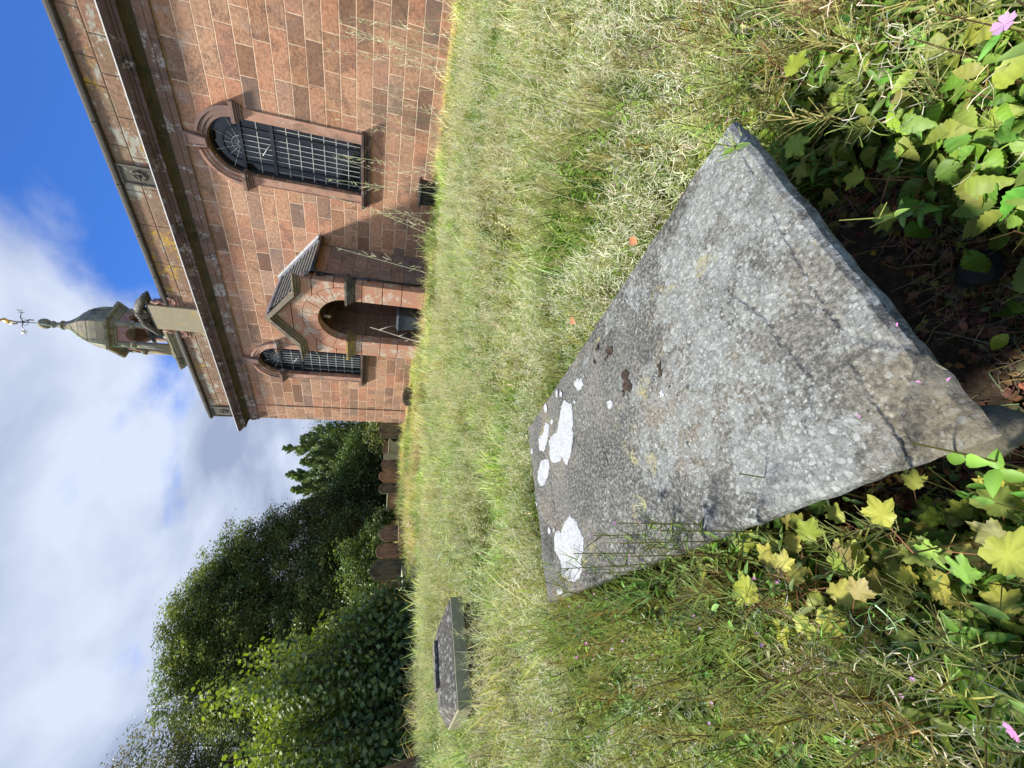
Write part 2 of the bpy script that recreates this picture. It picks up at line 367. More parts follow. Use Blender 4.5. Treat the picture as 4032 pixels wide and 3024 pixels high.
M['panel'] = stone('panel_sandstone', [(.40, .34, .21), (.34, .30, .20), (.44, .36, .22)], lichen=(.50, .33, .05), lich_lo=.56, scale=1.3)
M['crest'] = stone('carved_grey_sandstone', [(.17, .15, .115), (.12, .11, .085), (.20, .18, .13)], lichen=(.36, .36, .28), lich_lo=.55, dark=(.055, .05, .04))
def glassmat():
    m, t, b = mat('dark_window_glass'); g = G(t)
    b.inputs['Base Color'].default_value = (.008, .009, .010, 1); b.inputs['Roughness'].default_value = .03; b.inputs['IOR'].default_value = 1.8
    g.bump(g.noise(2.2, 2, .5), .12, .05, b); return m
M['glass'] = glassmat()

# ------------------------------------------------------------------ church
D = 13.0
church = empty('church', (D*math.sin(YAW), D*math.cos(YAW), 0), -YAW,
    'red sandstone church with arched leaded windows, gabled porch, parapet and small domed belfry', 'church')
XL, XR, YB = -16.62, 9.0, 11.0
WINS = [(-5.125, 1.41), (-12.98, 1.36)]
holes = [archpoly(cx_, w, 2.43, 5.50+.0, 24) for cx_, w in WINS]+[archpoly(-9.02, 1.1, .5, 2.2, 12)]
plate('wall', [(XL+.88, -.4), (XR, -.4), (XR, 7.64), (XL+.88, 7.64)], holes, 0, .6, M['ashlar'], church)
q = MB().box(XL, XL+.878, -.03, .6, -.4, 6.70).build('end_pilaster', M['quoin'], church)
q = MB(); q.box(XL, XL+.6, .6, YB, -.4, 7.64); q.box(XR-.6, XR, .6, YB, -.4, 7.64); q.box(XL+.6, XR-.6, YB-.6, YB, -.4, 7.64)
q.box(XL, XL+.878, 0.002, .6, 6.70, 7.64); q.build('side_wall', M['ashlar'], church)
MB().ringsweep([(0, -.5), (.10, -.5), (.10, .36), (.045, .44), (0, .44)], XL, XR, 0, YB).build('plinth', M['plinth'], church)
MB().ringsweep([(0.003, 6.70), (.075, 6.70), (.075, 6.84), (.095, 6.85), (.095, 7.02), (0.003, 7.02)], XL, XR, 0, YB).build('architrave', M['architrave'], church)
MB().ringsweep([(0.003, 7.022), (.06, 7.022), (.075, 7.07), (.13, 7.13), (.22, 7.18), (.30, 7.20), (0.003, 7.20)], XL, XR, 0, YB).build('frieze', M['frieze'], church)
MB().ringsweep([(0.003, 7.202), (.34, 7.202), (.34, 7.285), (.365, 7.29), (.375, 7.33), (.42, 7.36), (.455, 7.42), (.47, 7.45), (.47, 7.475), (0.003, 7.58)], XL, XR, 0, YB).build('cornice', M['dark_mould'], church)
MB().ringsweep([(.44, 7.478), (.482, 7.476), (.482, 7.50), (.44, 7.51)], XL, XR, 0, YB).build('lit_cornice_edge', M['lit_ledge_white'], church)  # pale strip: the sunlit top edge of the cornice put into colour
q = MB().ringsweep([(0.0, 7.582), (0.002, 8.49), (-.45, 8.49), (-.45, 7.582)], XL, XR, 0, YB); q.build('parapet', M['parapet'], church)
q = MB().ringsweep([(-.5, 8.492), (.085, 8.492), (.10, 8.53), (.10, 8.60), (-.15, 8.78), (-.5, 8.74)], XL, XR, 0, YB)
for i, xx in enumerate([-14.9, -13.6, -9.6, -8.2, -6.7, -5.2, -3.6, -2.1, -.6, 1.0]):
    q.box(xx-.03, xx+.03, -.112, .1, 8.50, 8.615)
q.build('coping', M['coping'], church, .012, 1)
# low slate roof behind the parapet
q = MB(); q.prism([(XL+.45, 7.7), (XR-.45, 7.7), (XR-.45, 8.2), (XL+.45, 8.2)], .45, YB-.45); q.build('roof', M['slate'], church)
# carved parapet blocks
def carved(x0, x1, z0, z1):
    q = MB().box(x0, x1, -.03, .2, z0, z1).build('carved_block', M['crest'], church, .01, 1)
    f = MB(); w = .05
    for a in ((x0, x1, z0, z0+w), (x0, x1, z1-w, z1), (x0, x0+w, z0+w, z1-w), (x1-w, x1, z0+w, z1-w)): f.box(a[0], a[1], -.06, -.028, a[2], a[3])
    cxx, czz = (x0+x1)/2, (z0+z1)/2
    for k in range(8):
        an = k*math.pi/4; f.ball((cxx+.09*math.cos(an), -.045, czz+.13*math.sin(an)), .05, 8, 6, (1, .5, 1.2))
    f.ball((cxx, -.05, czz), .05, 8, 6); f.build('carved_panel', M['crest'], q, .006, 1)
carved(-16.60, -15.95, 7.60, 8.48); carved(-6.65, -6.12, 7.60, 8.48)
# inscription panel with scrolls and crest
pn = MB().box(-11.74, -10.71, -.125, .2, 7.62, 9.08).build('parapet_panel', M['panel'], church, .012, 1)
for sgn, xc in ((1, -10.53), (-1, -11.92)):
    v = MB(); pts = []
    for k in range(34):
        a = k/33*2.6*2*math.pi; r = .03+.15*k/33; pts.append((xc+sgn*.0+sgn*r*math.cos(a), -.05, 8.42+r*math.sin(a)))
    v.tube(pts, [.018+.022*k/33 for k in range(34)], 6)
    v.prism([(xc-.17, 8.2), (xc+.17, 8.2), (xc+.17*(-sgn), 9.0), (xc-.17*sgn*.2-.1*(sgn > 0), 9.0)][::1], -.03, .2)
    v.tube([(xc-sgn*.13, -.05, 8.6), (xc-sgn*.02, -.06, 8.72), (xc-sgn*.10, -.05, 8.86), (xc-sgn*.05, -.05, 8.98)], [.05, .06, .07, .05], 7)
    v.build('scroll', M['belfry_pink'], pn, .01, 1)
c_ = MB()
for sgn in (1, -1):
    pts = [(-11.22+sgn*x_, -.08, z_) for x_, z_ in ((.80, 9.13), (.62, 9.22), (.42, 9.36), (.24, 9.42), (.13, 9.34), (.17, 9.25), (.25, 9.27))]
    c_.tube(pts, [.06, .095, .12, .13, .095, .07, .045], 9)
    c_.tube([(p[0], .05, p[2]+.01) for p in pts], [.07, .11, .14, .14, .10, .07, .05], 8)
c_.ball((-11.22, -.05, 9.38), .17, 12, 8, (.8, .8, 1.3))
for k in range(5): c_.tube([(-11.22, -.12, 9.25), (-11.22+(k-2)*.07, -.18, 9.42), (-11.22+(k-2)*.09, -.14, 9.53)], [.02, .035, .02], 6)
c_.box(-12.05, -10.38, -.10, .2, 9.082, 9.16)
c_.build('crest', M['crest'], pn, .008, 1)

# windows -------------------------------------------------
def ring(cx_, cz, r0, r1, a0, a1, y0, y1, n=20):
    b_ = MB(); vs = []; fs = []
    for k in range(n+1):
        a = a0+(a1-a0)*k/n
        for r_, y_ in ((r0, y0), (r1, y0), (r1, y1), (r0, y1)): vs.append((cx_+r_*math.cos(a), y_, cz+r_*math.sin(a)))
    for k in range(n):
        for j in range(4):
            l = (j+1) % 4; fs.append((k*4+j, k*4+l, k*4+4+l, k*4+4+j))
    fs += [(0, 1, 2, 3), (n*4+3, n*4+2, n*4+1, n*4)]
    return vs, fs
def window(cx_, w, mbar, shaderight):
    zs, z0, r = 5.50, 2.43, w/2
    s = MB()
    for sg in (-1, 1):
        a, b_ = sorted((cx_+sg*r, cx_+sg*(r+.25))); s.box(a, b_, -.022, .02, z0+.002, zs-.2)
        a, b_ = sorted((cx_+sg*(r+.215), cx_+sg*(r+.25))); s.box(a, b_, -.034, -.021, z0+.002, zs-.2)
    win = s.build('window', M['surround'], church, .008, 1)
    for a0, a1, mt in ((0, math.pi/2-.24, M['surround_grey'] if shaderight else M['surround']), (math.pi/2+.24, math.pi, M['surround'])):  # right half greyed: shade away from the sun put into its colour
        s = MB()
        for r0, r1, yy in ((r, r+.09, -.035), (r+.09, r+.19, -.065), (r+.19, r+.265, -.105)):
            s.add(*ring(cx_, zs, r0+.001, r1, a0, a1, yy, .02))
        s.build('arch_moulding', mt, win)
    k = MB().prism([(cx_-.115, zs+r-.02), (cx_+.115, zs+r-.02), (cx_+.185, 6.698), (cx_-.185, 6.698)], -.14, .02)
    k = k.build('keystone', M['surround_grey'], win, .01, 1)
    f = MB()
    f.prism([(cx_-.10, zs+r+.0), (cx_+.10, zs+r+.0), (cx_+.103, zs+r+.035), (cx_-.103, zs+r+.035)], -.155, -.139)
    f.prism([(cx_-.155, 6.64), (cx_+.155, 6.64), (cx_+.16, 6.68), (cx_-.16, 6.68)], -.155, -.139)
    f.prism([(cx_-.10, zs+r+.035), (cx_-.075, zs+r+.035), (cx_-.125, 6.64), (cx_-.155, 6.64)], -.155, -.139)
    f.prism([(cx_+.075, zs+r+.035), (cx_+.10, zs+r+.035), (cx_+.155, 6.64), (cx_+.125, 6.64)], -.155, -.139)
    f.build('keystone_border', M['surround_grey'], win)
    for sg in (-1, 1):
        im = MB(); c0 = cx_+sg*(r+.15)
        for hw, zz0, zz1, yy in ((.17, 5.28, 5.33, -.07), (.19, 5.33, 5.37, -.10), (.215, 5.37, 5.42, -.14), (.245, 5.42, 5.51, -.18)):
            im.box(c0-hw, c0+hw-.0, yy, .16, zz0+.001, zz1)
        im.build('impost', M['surround_grey'] if sg > 0 and shaderight else M['architrave'], win, .006, 1)  # right impost takes the same painted shade
    sl = MB(); sl.box(cx_-r-.33, cx_+r+.33, -.20, .3, 2.36, 2.43); sl.box(cx_-r-.30, cx_+r+.30, -.15, .02, 2.29, 2.358); sl.box(cx_-r-.26, cx_+r+.26, -.10, .02, 2.20, 2.288)
    sl.build('sill', M['dark_mould'], win, .008, 1)
    # frame (black), glazing bars (pale), panes
    fy0, fy1 = .17, .25; F = MB()
    F.box(cx_-r, cx_-r+.06, fy0, fy1, z0, zs); F.box(cx_+r-.06, cx_+r, fy0, fy1, z0, zs)
    F.box(cx_-r+.06, cx_+r-.06, fy0, fy1, z0, z0+.07); F.box(cx_-r+.06, cx_+r-.06, fy0-.02, fy1, 4.67, 4.75)
    F.box(cx_-r+.06, cx_+r-.06, fy0-.02, fy1, zs-.07, zs)
    mg = .28*w/1.41
    for sg in (-1, 1):
        xm = cx_+sg*(r-mg); F.box(xm-.02, xm+.02, fy0+.002, fy1-.01, z0+.07, 4.67); F.box(xm-.02, xm+.02, fy0+.002, fy1-.01, 4.75, zs-.07)
    F.add(*ring(cx_, zs+.001, r-.055, r, 0, math.pi, fy0, fy1))
    F.add(*ring(cx_, zs+.001, r-mg-.02, r-mg+.02, 0, math.pi, fy0+.005, fy1-.01))
    F.build('frame', M['blackpaint'], win)
    B = MB(); t_ = .009
    z_rows = [2.50+(4.67-2.50)*i/7 for i in range(1, 7)]
    for z_ in z_rows: B.box(cx_-r+.06, cx_+r-.06, fy0+.02, fy0+.045, z_-t_, z_+t_)
    B.box(cx_-r+.06, cx_+r-.06, fy0+.02, fy0+.045, 5.07-t_, 5.07+t_)
    xi0, xi1 = cx_-r+mg+.02, cx_+r-mg-.02
    for i in range(1, 6):
        x_ = xi0+(xi1-xi0)*i/6
        B.box(x_-t_*.8, x_+t_*.8, fy0+.022, fy0+.043, 2.50, 4.67); B.box(x_-t_*.8, x_+t_*.8, fy0+.022, fy0+.043, 4.75, zs-.07)
    for sg in (-1, 1):
        x_ = cx_+sg*(r-mg*.5-.02); B.box(x_-t_*.8, x_+t_*.8, fy0+.022, fy0+.043, 2.50, 4.67)
    B.add(*ring(cx_, zs, r*.30-t_, r*.30+t_, 0, math.pi, fy0+.02, fy0+.045))
    B.add(*ring(cx_, zs, .06-t_, .06+t_, 0, math.pi, fy0+.02, fy0+.045, 8))
    for k_ in range(1, 8):
        a = math.pi*k_/8; d_ = (math.cos(a), math.sin(a)); r0_ = .06; r1_ = (r-.05) if k_ % 2 else r-mg
        px, pz = -d_[1]*t_*.8, d_[0]*t_*.8
        B.prism([(cx_+d_[0]*r0_-px, zs+d_[1]*r0_-pz), (cx_+d_[0]*r1_-px, zs+d_[1]*r1_-pz), (cx_+d_[0]*r1_+px, zs+d_[1]*r1_+pz), (cx_+d_[0]*r0_+px, zs+d_[1]*r0_+pz)], fy0+.022, fy0+.043)
    # opened hopper stay
    B.tube([(cx_-.18, fy0+.01, 5.0), (cx_+.05, fy0-.0, 4.85), (cx_+.16, fy0+.01, 4.76)], .012, 6)
    B.build('glazing_bar', mbar, win)
    MB().prism(archpoly(cx_, w-.02, z0+.01, zs, 24, r-.01), fy1-.03, fy1-.02).build('pane', M['glass'], win)
window(*WINS[0], M['bars'], True)
window(*WINS[1], M['bars'], False)
# dark room behind the panes
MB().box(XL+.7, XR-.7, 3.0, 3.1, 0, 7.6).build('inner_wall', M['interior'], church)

# porch -------------------------------------------------
PC, PW, PY = -9.02, 1.41, -2.0
pw = MB()
pw.box(PC+PW-.3, PC+PW-.005, PY+.32, -.002, .25, 3.62)
pw.box(PC-PW+.005, PC-PW+.3, PY+.32, -.002, .25, 3.62)
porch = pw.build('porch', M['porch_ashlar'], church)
MB().box(PC-PW-.08, PC-.85, PY-.08, 0, -.3, .42).box(PC+.85, PC+PW+.08, PY-.08, 0, -.3, .42).build('porch_plinth', M['plinth'], porch, .02, 2)
MB().box(PC-.85, PC+.85, PY-.05, .4, -.3, .18).build('porch_floor', M['crest'], porch)
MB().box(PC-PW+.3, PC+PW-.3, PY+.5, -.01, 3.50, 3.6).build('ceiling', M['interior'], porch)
MB().box(PC-PW+.3, PC+PW-.3, -.06, -.012, .18, 3.5).build('inner_face', M['interior'], porch)  # sheet over the church wall, porch shade painted in its colour
dr = MB().box(PC-.5, PC+.5, -.12, -.062, .18, 2.45).build('door', M['door'], porch, .01, 1)
MB().ball((PC+.38, -.17, 1.25), .045).build('door_handle', M['blackpaint'], porch)
# front: rusticated piers (blocks with open joints over a recessed core) and voussoirs
g_ = .012; fr = MB(); core = MB()
for sg in (-1, 1):
    x0, x1 = sorted((PC+sg*.80, PC+sg*PW)); core.box(x0+.03, x1-.03, PY+.03, PY+.30, .42, 2.46)
    for a, b_ in ((.425, 1.09), (1.09, 1.66), (1.66, 2.25), (2.25, 2.455)): fr.box(x0, x1, PY, PY+.33, a+g_, b_-g_)
cz = 2.73
for k in range(9):
    a0, a1 = math.pi*k/9, math.pi*(k+1)/9; r0, r1 = .80, 1.24; ga = .006
    if k in (0, 8): r1 = 1.24
    poly = [(PC+r0*math.cos(a), cz+r0*math.sin(a)) for a in np.linspace(a0+ga/r0, a1-ga/r0, 5)]
    poly += [(PC+r1*math.cos(a), cz+r1*math.sin(a)) for a in np.linspace(a1-ga/r1, a0+ga/r1, 5)]
    fr.prism(poly, PY, PY+.33)
def arcpts(a0, a1, r=1.25, n=8): return [(PC+r*math.cos(a), cz+r*math.sin(a)) for a in np.linspace(a0, a1, n)]
def zang(z): return math.asin((z-cz)/1.25)
for sg in (1, -1):
    f_ = lambda P: P if sg > 0 else [(2*PC-x, z) for x, z in P][::-1]
    for za, zb in ((2.73, 3.04), (3.04, 3.64)):
        P = [(PC+PW, za+g_), (PC+PW, zb-g_)]+arcpts(zang(zb-g_), zang(za+g_)); fr.prism(f_(P), PY, PY+.33)
    P = [(PC+PW, 3.64+g_), (PC+PW, 3.94), (PC+1.05, 4.0), (PC+.80, 4.26-g_), (PC+.003, 4.26-g_), (PC+.003, cz+1.25)]+arcpts(math.pi/2, zang(3.64+g_))[1:]
    fr.prism(f_(P), PY, PY+.33)
fr.prism([(PC-.79, 4.26+g_), (PC+.79, 4.26+g_), (PC, 4.80)], PY, PY+.33)
fo = fr.build('porch_front', M['porch_front'], porch, .008, 1)
core.add(*ring(PC, cz, .83, 1.3, 0, math.pi, PY+.04, PY+.30))
core.prism([(PC-1.37, 3.30), (PC-1.1, 3.1), (PC-.8, 3.9), (PC+.8, 3.9), (PC+1.1, 3.1), (PC+1.37, 3.30), (PC+1.37, 3.9), (PC+.7, 4.2), (PC, 4.75), (PC-.7, 4.2), (PC-1.37, 3.9)], PY+.05, PY+.29)
core.box(PC-1.37, PC-1.2, PY+.05, PY+.3, 2.75, 3.3); core.box(PC+1.2, PC+1.37, PY+.05, PY+.3, 2.75, 3.3)
core.build('backing', M['architrave'], porch)
for sg in (-1, 1):
    im = MB()
    for i_, (o, a, b_) in enumerate(((.03, 2.46, 2.50), (.05, 2.502, 2.55), (.085, 2.552, 2.61), (.12, 2.612, 2.66), (.15, 2.662, 2.725))):
        x0, x1 = sorted((PC+sg*(.80-o*.6), PC+sg*(PW+o))); im.box(x0, x1, PY-o, PY+.34+.0*i_, a, b_)
    im.build('impost', M['plinth'] if sg < 0 else M['crest'], porch, .006, 1)
def half(pts): return [(PC+x, z) for x, z in pts]+[(PC-x, z) for x, z in pts[::-1] if x > 0]
co = MB()
for o, y0 in ((0.0, PY-.08), (.06, PY-.16), (.12, PY-.24)):
    th = .10-o*.35
    top = [(1.50+o*1.5, 3.93+o), (1.50+o*1.5, 4.01+o*.6), (.98+o*.9, 4.05+o*.6), (0, 4.86+o*.75)]
    bot = [(0, 4.70+o*1.1), (.92, 3.95+o)]
    for sg in (1, -1):
        P = [(PC+sg*x, z) for x, z in top+bot]
        co.prism(P if sg > 0 else P[::-1], y0, PY+.02+.003*o if o == 0 else y0+.085)
co.build('pediment', M['pediment'], porch, .006, 1)
rf = MB()
for sg in (1, -1):
    a, b_ = (PC, 4.93), (PC+sg*1.64, 3.64)
    n_ = 11
    for i in range(n_):
        t0, t1 = i/n_, (i+1.12)/n_
        xa, za = a[0]+(b_[0]-a[0])*t0, a[1]+(b_[1]-a[1])*t0; xb, zb = a[0]+(b_[0]-a[0])*min(t1, 1.03), a[1]+(b_[1]-a[1])*min(t1, 1.03)
        rf.prism([(xa, za), (xb, zb+.035), (xb, zb+.012), (xa, za-.03)], PY+.12, -.004)
rf.build('roof', M['slate'], porch)
fl = MB()
for sg in (1, -1): fl.prism([(PC, 5.0), (PC+sg*1.66, 3.70), (PC+sg*1.60, 3.68), (PC, 4.90)], -.20, -.006)
for sg in (1, -1): fl.prism([(PC, 4.985), (PC+sg*.13, 4.89), (PC+sg*.12, 4.86), (PC, 4.95)], PY+.0, -.2)
fl.build('lead_flashing', M['lead'], porch)
fl = MB()
for sg in (1, -1): fl.prism([(PC, 5.06), (PC+sg*1.70, 3.73), (PC+sg*1.67, 3.69), (PC, 5.0)], -.035, -.003)
fl.build('mortar_fillet', M['white_mortar'], porch)
for sg in (1, -1):
    MB().tube([(PC+sg*1.66, PY+.12, 3.60), (PC+sg*1.66, -.02, 3.60)], .055, 8).build('gutter', M['blackpaint'], porch)
dp = MB(); px_ = PC+PW+.08
dp.tube([(PC+1.66, PY+.22, 3.58), (px_+.05, PY+.23, 3.48), (px_, PY+.24, 3.38)], .04, 8)
dp.tube([(px_, PY+.24, 3.40), (px_, PY+.24, .40)], .036, 10)
for z_ in (3.36, 2.1, .96): dp.tube([(px_, PY+.24, z_-.05), (px_, PY+.24, z_+.05)], .05, 10)
dp.tube([(px_, PY+.24, .42), (px_+.03, PY+.2, .36)], .04, 8)
dp.box(px_-.08, px_-.0, PY+.20, PY+.28, 3.40, 3.52)
dp.build('downpipe', M['blackpaint'], porch)
# lamp inside the porch arch
lamp = empty('wall_lamp', (0, 0, 0), 0, 'white glass lamp hanging inside the dark top of the porch arch', 'lamp')
lamp.parent = None; lamp.matrix_world = church.matrix_basis @ Matrix.Translation((-9.42, -1.35, 3.40))
MB().lathe([(.02, .12), (.05, .11), (.055, .08), (.03, .07)], n=12).build('bracket', M['lead'], lamp)
MB().tube([(0, 0, .10), (0, 0, .11+.05)], .012).build('rod', M['blackpaint'], lamp)
MB().lathe([(.02, -.14), (.05, -.12), (.058, -.05), (.055, .05), (.04, .068)], n=14).build('shade', M['lamp'], lamp)

# belfry -------------------------------------------------
BX, BY = -13.89, 2.0
bf = MB().box(BX-.85, BX+.85, BY-.85, BY+.85, 7.5, 9.38).box(BX-.72, BX+.72, BY-.72, BY+.72, 9.60, 9.80)
belf = bf.build('belfry', M['belfry'], church, .01, 1)
MB().ringsweep([(0, 9.30), (.03, 9.30), (.05, 9.38), (.12, 9.44), (.13, 9.50), (.17, 9.52), (.17, 9.58), (.05, 9.64), (-.2, 9.66), (-.2, 9.3)], BX-.85, BX+.85, BY-.85, BY+.85).build('pedestal_cornice', M['belfry'], belf)
HR, Hz0, Hz1 = .80, 9.66, 11.42
apo = HR*math.cos(math.pi/6)
for k in range(6):
    an = math.pi/6+k*math.pi/3-math.pi/2      # face normal direction
    z_s = 10.86; hw = .275; pl = MB()
    # face plate with arched opening in a local frame, then turned into place
    nseg = 12; outer = [(-HR/2, 0), (HR/2, 0), (HR/2, Hz1-Hz0), (-HR/2, Hz1-Hz0)]
    o = plate('lantern_face', [(x, z+Hz0) for x, z in outer], [archpoly(0, hw*2, Hz0+.10, z_s, 12)], 0, .12, M['belfry_pink'], belf)
    o.matrix_parent_inverse = Matrix.Identity(4)
    o.location = (BX+apo*math.cos(an), BY+apo*math.sin(an), 0); o.rotation_euler = (0, 0, an+math.pi/2)
    rg = MB(); rg.add(*ring(0, z_s, hw+.005, hw+.06, 0, math.pi, -.04, .01, 12)); rg.prism([(-.03, z_s+hw), (.03, z_s+hw), (.045, z_s+hw+.13), (-.045, z_s+hw+.13)], -.07, .01)
    rg = rg.build('arch_ring', M['belfry_pink'], belf); rg.location = o.location; rg.rotation_euler = o.rotation_euler
for k in range(6):
    an = k*math.pi/3-math.pi/2; x_, y_ = BX+HR*.98*math.cos(an), BY+HR*.98*math.sin(an)
    c1 = MB(); c1.lathe([(.12, Hz0), (.12, 10.82)], (x_, y_), 6, an); c1.lathe([(.14, 10.82), (.17, 10.86), (.18, 10.93), (.15, 10.97)], (x_, y_), 6, an)
    c1.lathe([(.11, 10.97), (.11, Hz1)], (x_, y_), 6, an); c1.build('pier', M['belfry'], belf)
h6 = lambda prof, rot=-math.pi/2: MB().lathe(prof, (BX, BY), 6, rot, False)
h6([(.84, 11.42), (.86, 11.47), (.92, 11.50), (.94, 11.56), (1.12, 11.58), (1.15, 11.66), (.94, 11.72), (.5, 11.74)]).build('lantern_cornice', M['belfry'], belf)
dm = h6([(.90, 11.722), (.90, 11.85), (.885, 12.05), (.84, 12.25), (.79, 12.38), (.80, 12.385), (.69, 12.60), (.57, 12.75), (.58, 12.755), (.42, 12.92), (.30, 13.08), (.20, 13.24), (.14, 13.42)])
dm.build('dome', M['belfry'], belf)
MB().lathe([(.13, 13.42), (.18, 13.44), (.18, 13.48), (.10, 13.52), (.09, 13.70), (.14, 13.74), (.14, 13.78), (.09, 13.82)], (BX, BY), 12).ball((BX, BY, 14.02), .20, 16, 10).build('finial', M['belfry'], belf)
MB().lathe([(.0, 10.62), (.10, 10.60), (.15, 10.45), (.18, 10.2), (.25, 10.05), (.27, 10.02), (.25, 10.02)], (BX-.05, BY), 18).box(BX-.6, BX+.6, BY-.04, BY+.04, 10.62, 10.72).build('bell', M['bell'], belf)
wl = MB(); wl.tube([(BX-.5, BY+.3, 9.8), (BX-.5, BY+.3, 10.5)], .03, 6); wl.lathe([(.20, 9.9), (.22, 9.95), (.22, 10.0), (.20, 10.05)], (BX-.3, BY+.2), 14); wl.build('bell_wheel', M['bars_dark'], belf)
vn = MB(); vn.tube([(BX, BY, 14.15), (BX, BY, 15.55)], .014, 6)
for k in range(4):
    a = k*math.pi/2+.5; dx, dy = math.cos(a), math.sin(a)
    vn.tube([(BX, BY, 14.66), (BX+.16*dx, BY+.16*dy, 14.72), (BX+.34*dx, BY+.34*dy, 14.67)], [.02, .014, .012], 5)
    vn.tube([(BX, BY, 14.50), (BX+.10*dx, BY+.10*dy, 14.56), (BX+.16*dx, BY+.16*dy, 14.70)], .009, 5)
vane = vn.build('weathervane', M['blackpaint'], belf)
for k in range(4):
    a = k*math.pi/2+.5; dx, dy = math.cos(a), math.sin(a)
    MB().tube([(BX+.36*dx, BY+.36*dy, 14.60), (BX+.36*dx, BY+.36*dy, 14.75), (BX+.44*dx, BY+.44*dy, 14.62), (BX+.44*dx, BY+.44*dy, 14.77)], .02, 5).build('gilded_letter', M['gold'], belf)
a = -.7; dx, dy = math.cos(a), math.sin(a); vg = MB()
pts = [(BX+.20*math.cos(t)*dx, BY+.20*math.cos(t)*dy, 15.18+.15*math.sin(t)) for t in np.linspace(0, 5.4, 16)]
vg.tube(pts, .035, 7); vg.ball((BX-.05*dx, BY-.05*dy, 15.2), .09, 10, 8, (1.6, .5, 1)); vg.tube([(BX+.2*dx, BY+.2*dy, 15.18), (BX-.38*dx, BY-.38*dy, 15.05)], [.03, .012], 6)
vg.build('gilded_ornament', M['gold'], belf)
ca = MB(); an = -math.pi/2; cxv, cyv = BX+.02, BY
ca.tube([(BX+.13, BY-.16, 14.0), (BX+.05, BY-.14, 13.7), (BX+.05, BY-.30, 13.1), (BX+.04, BY-.62, 12.74), (BX+.04, BY-.84, 12.3), (BX+.04, BY-.95, 11.8), (BX+.03, BY-1.07, 11.65), (BX+.03, BY-.98, 11.5), (BX+.03, BY-.95, 10.2), (BX+.03, BY-1.0, 9.7)], .014, 6)
ca.build('lightning_strip', M['verdigris'], belf)

# ------------------------------------------------------------------ ground
def gz(x, y):
    d = math.hypot(x, y); t = min(max((d-2.0)/9.0, 0), 1); t = t*t*(3-2*t)
    return .25*t+.03*noise.noise(Vector((x*.35, y*.35, 0)))+.012*noise.noise(Vector((x*2, y*2, 3)))*(1 if d < 20 else 0)
# slab frame: corners on the ground plan (metres)
u0, v0 = Vector((-.565, .825)), Vector((.825, .565))
SB, SA, SC, SD = [u0*a+v0*b for a, b in ((.362, .215), (.362, 1.228), (2.335, .215), (2.335, 1.228))]
s_c = (SA+SB+SC+SD)/4; u_ = ((SC-SB)+(SD-SA)).normalized(); v_ = Vector((u_.y, -u_.x)); 
if (SA-SB).dot(v_) < 0: v_ = -v_
SLEN, SWID = ((SC-SB).length+(SD-SA).length)/2, ((SA-SB).length+(SD-SC).length)/2
SZ = .45
def slab_uv(x, y):
    p = Vector((x, y))-s_c; return p.dot(u_), p.dot(v_)
def hollow(x, y):
    a, b_ = slab_uv(x, y); da = abs(a)-SLEN/2; db = abs(b_)-SWID/2
    return max(da, db)
def gzz(x, y):
    z = gz(x, y); h = hollow(x, y)
    if h < .35: z -= .13*min(1, (.35-h)/.3)
    return z
radii = [0.0]+[.15*1.062**i for i in range(128)]; radii = [r for r in radii if r < 400]+[500, 900]
NA = 180; vs = [(0, 0, gzz(0, 0))]; fs = []
for r in radii[1:]:
    for k in range(NA):
        a = 2*math.pi*k/NA; vs.append((r*math.cos(a), r*math.sin(a), gzz(r*math.cos(a), r*math.sin(a)) if r < 60 else .25))
for k in range(NA): fs.append((0, 1+k, 1+(k+1) % NA))
for i in range(len(radii)-2):
    for k in range(NA):
        l = (k+1) % NA; fs.append((1+i*NA+k, 1+(i+1)*NA+k, 1+(i+1)*NA+l, 1+i*NA+l))
m, t, b = mat('soil_and_turf'); g = G(t)
n = g.noise(2.2, 6, .6); f = g.noise(24, 6, .75)
c = g.mix(g.rng(n, .38, .62), (.055, .07, .022), (.13, .12, .05)); c = g.mix(g.rng(f, .4, .7), c, (.03, .025, .015))
geo = N(t, 'ShaderNodeNewGeometry'); px, py, pz = g.xyz(geo.outputs['Position'])
dd = g.m('SQRT', g.m('ADD', g.m('MULTIPLY', px, px), g.m('MULTIPLY', py, py)))
c = g.mix(g.rng(dd, 1.2, 3.5), g.mix(g.rng(f, .4, .7), (.05, .036, .024), (.11, .078, .05)), c)
t.links.new(c, b.inputs['Base Color']); b.inputs['Roughness'].default_value = 1; g.bump(f, .8, .03, b)
me = bpy.data.meshes.new('ground'); me.from_pydata(vs, [], fs); me.polygons.foreach_set('use_smooth', [True]*len(fs)); me.materials.append(m)
ground = bpy.data.objects.new('ground', me); col.objects.link(ground); tag(ground, kind='structure')

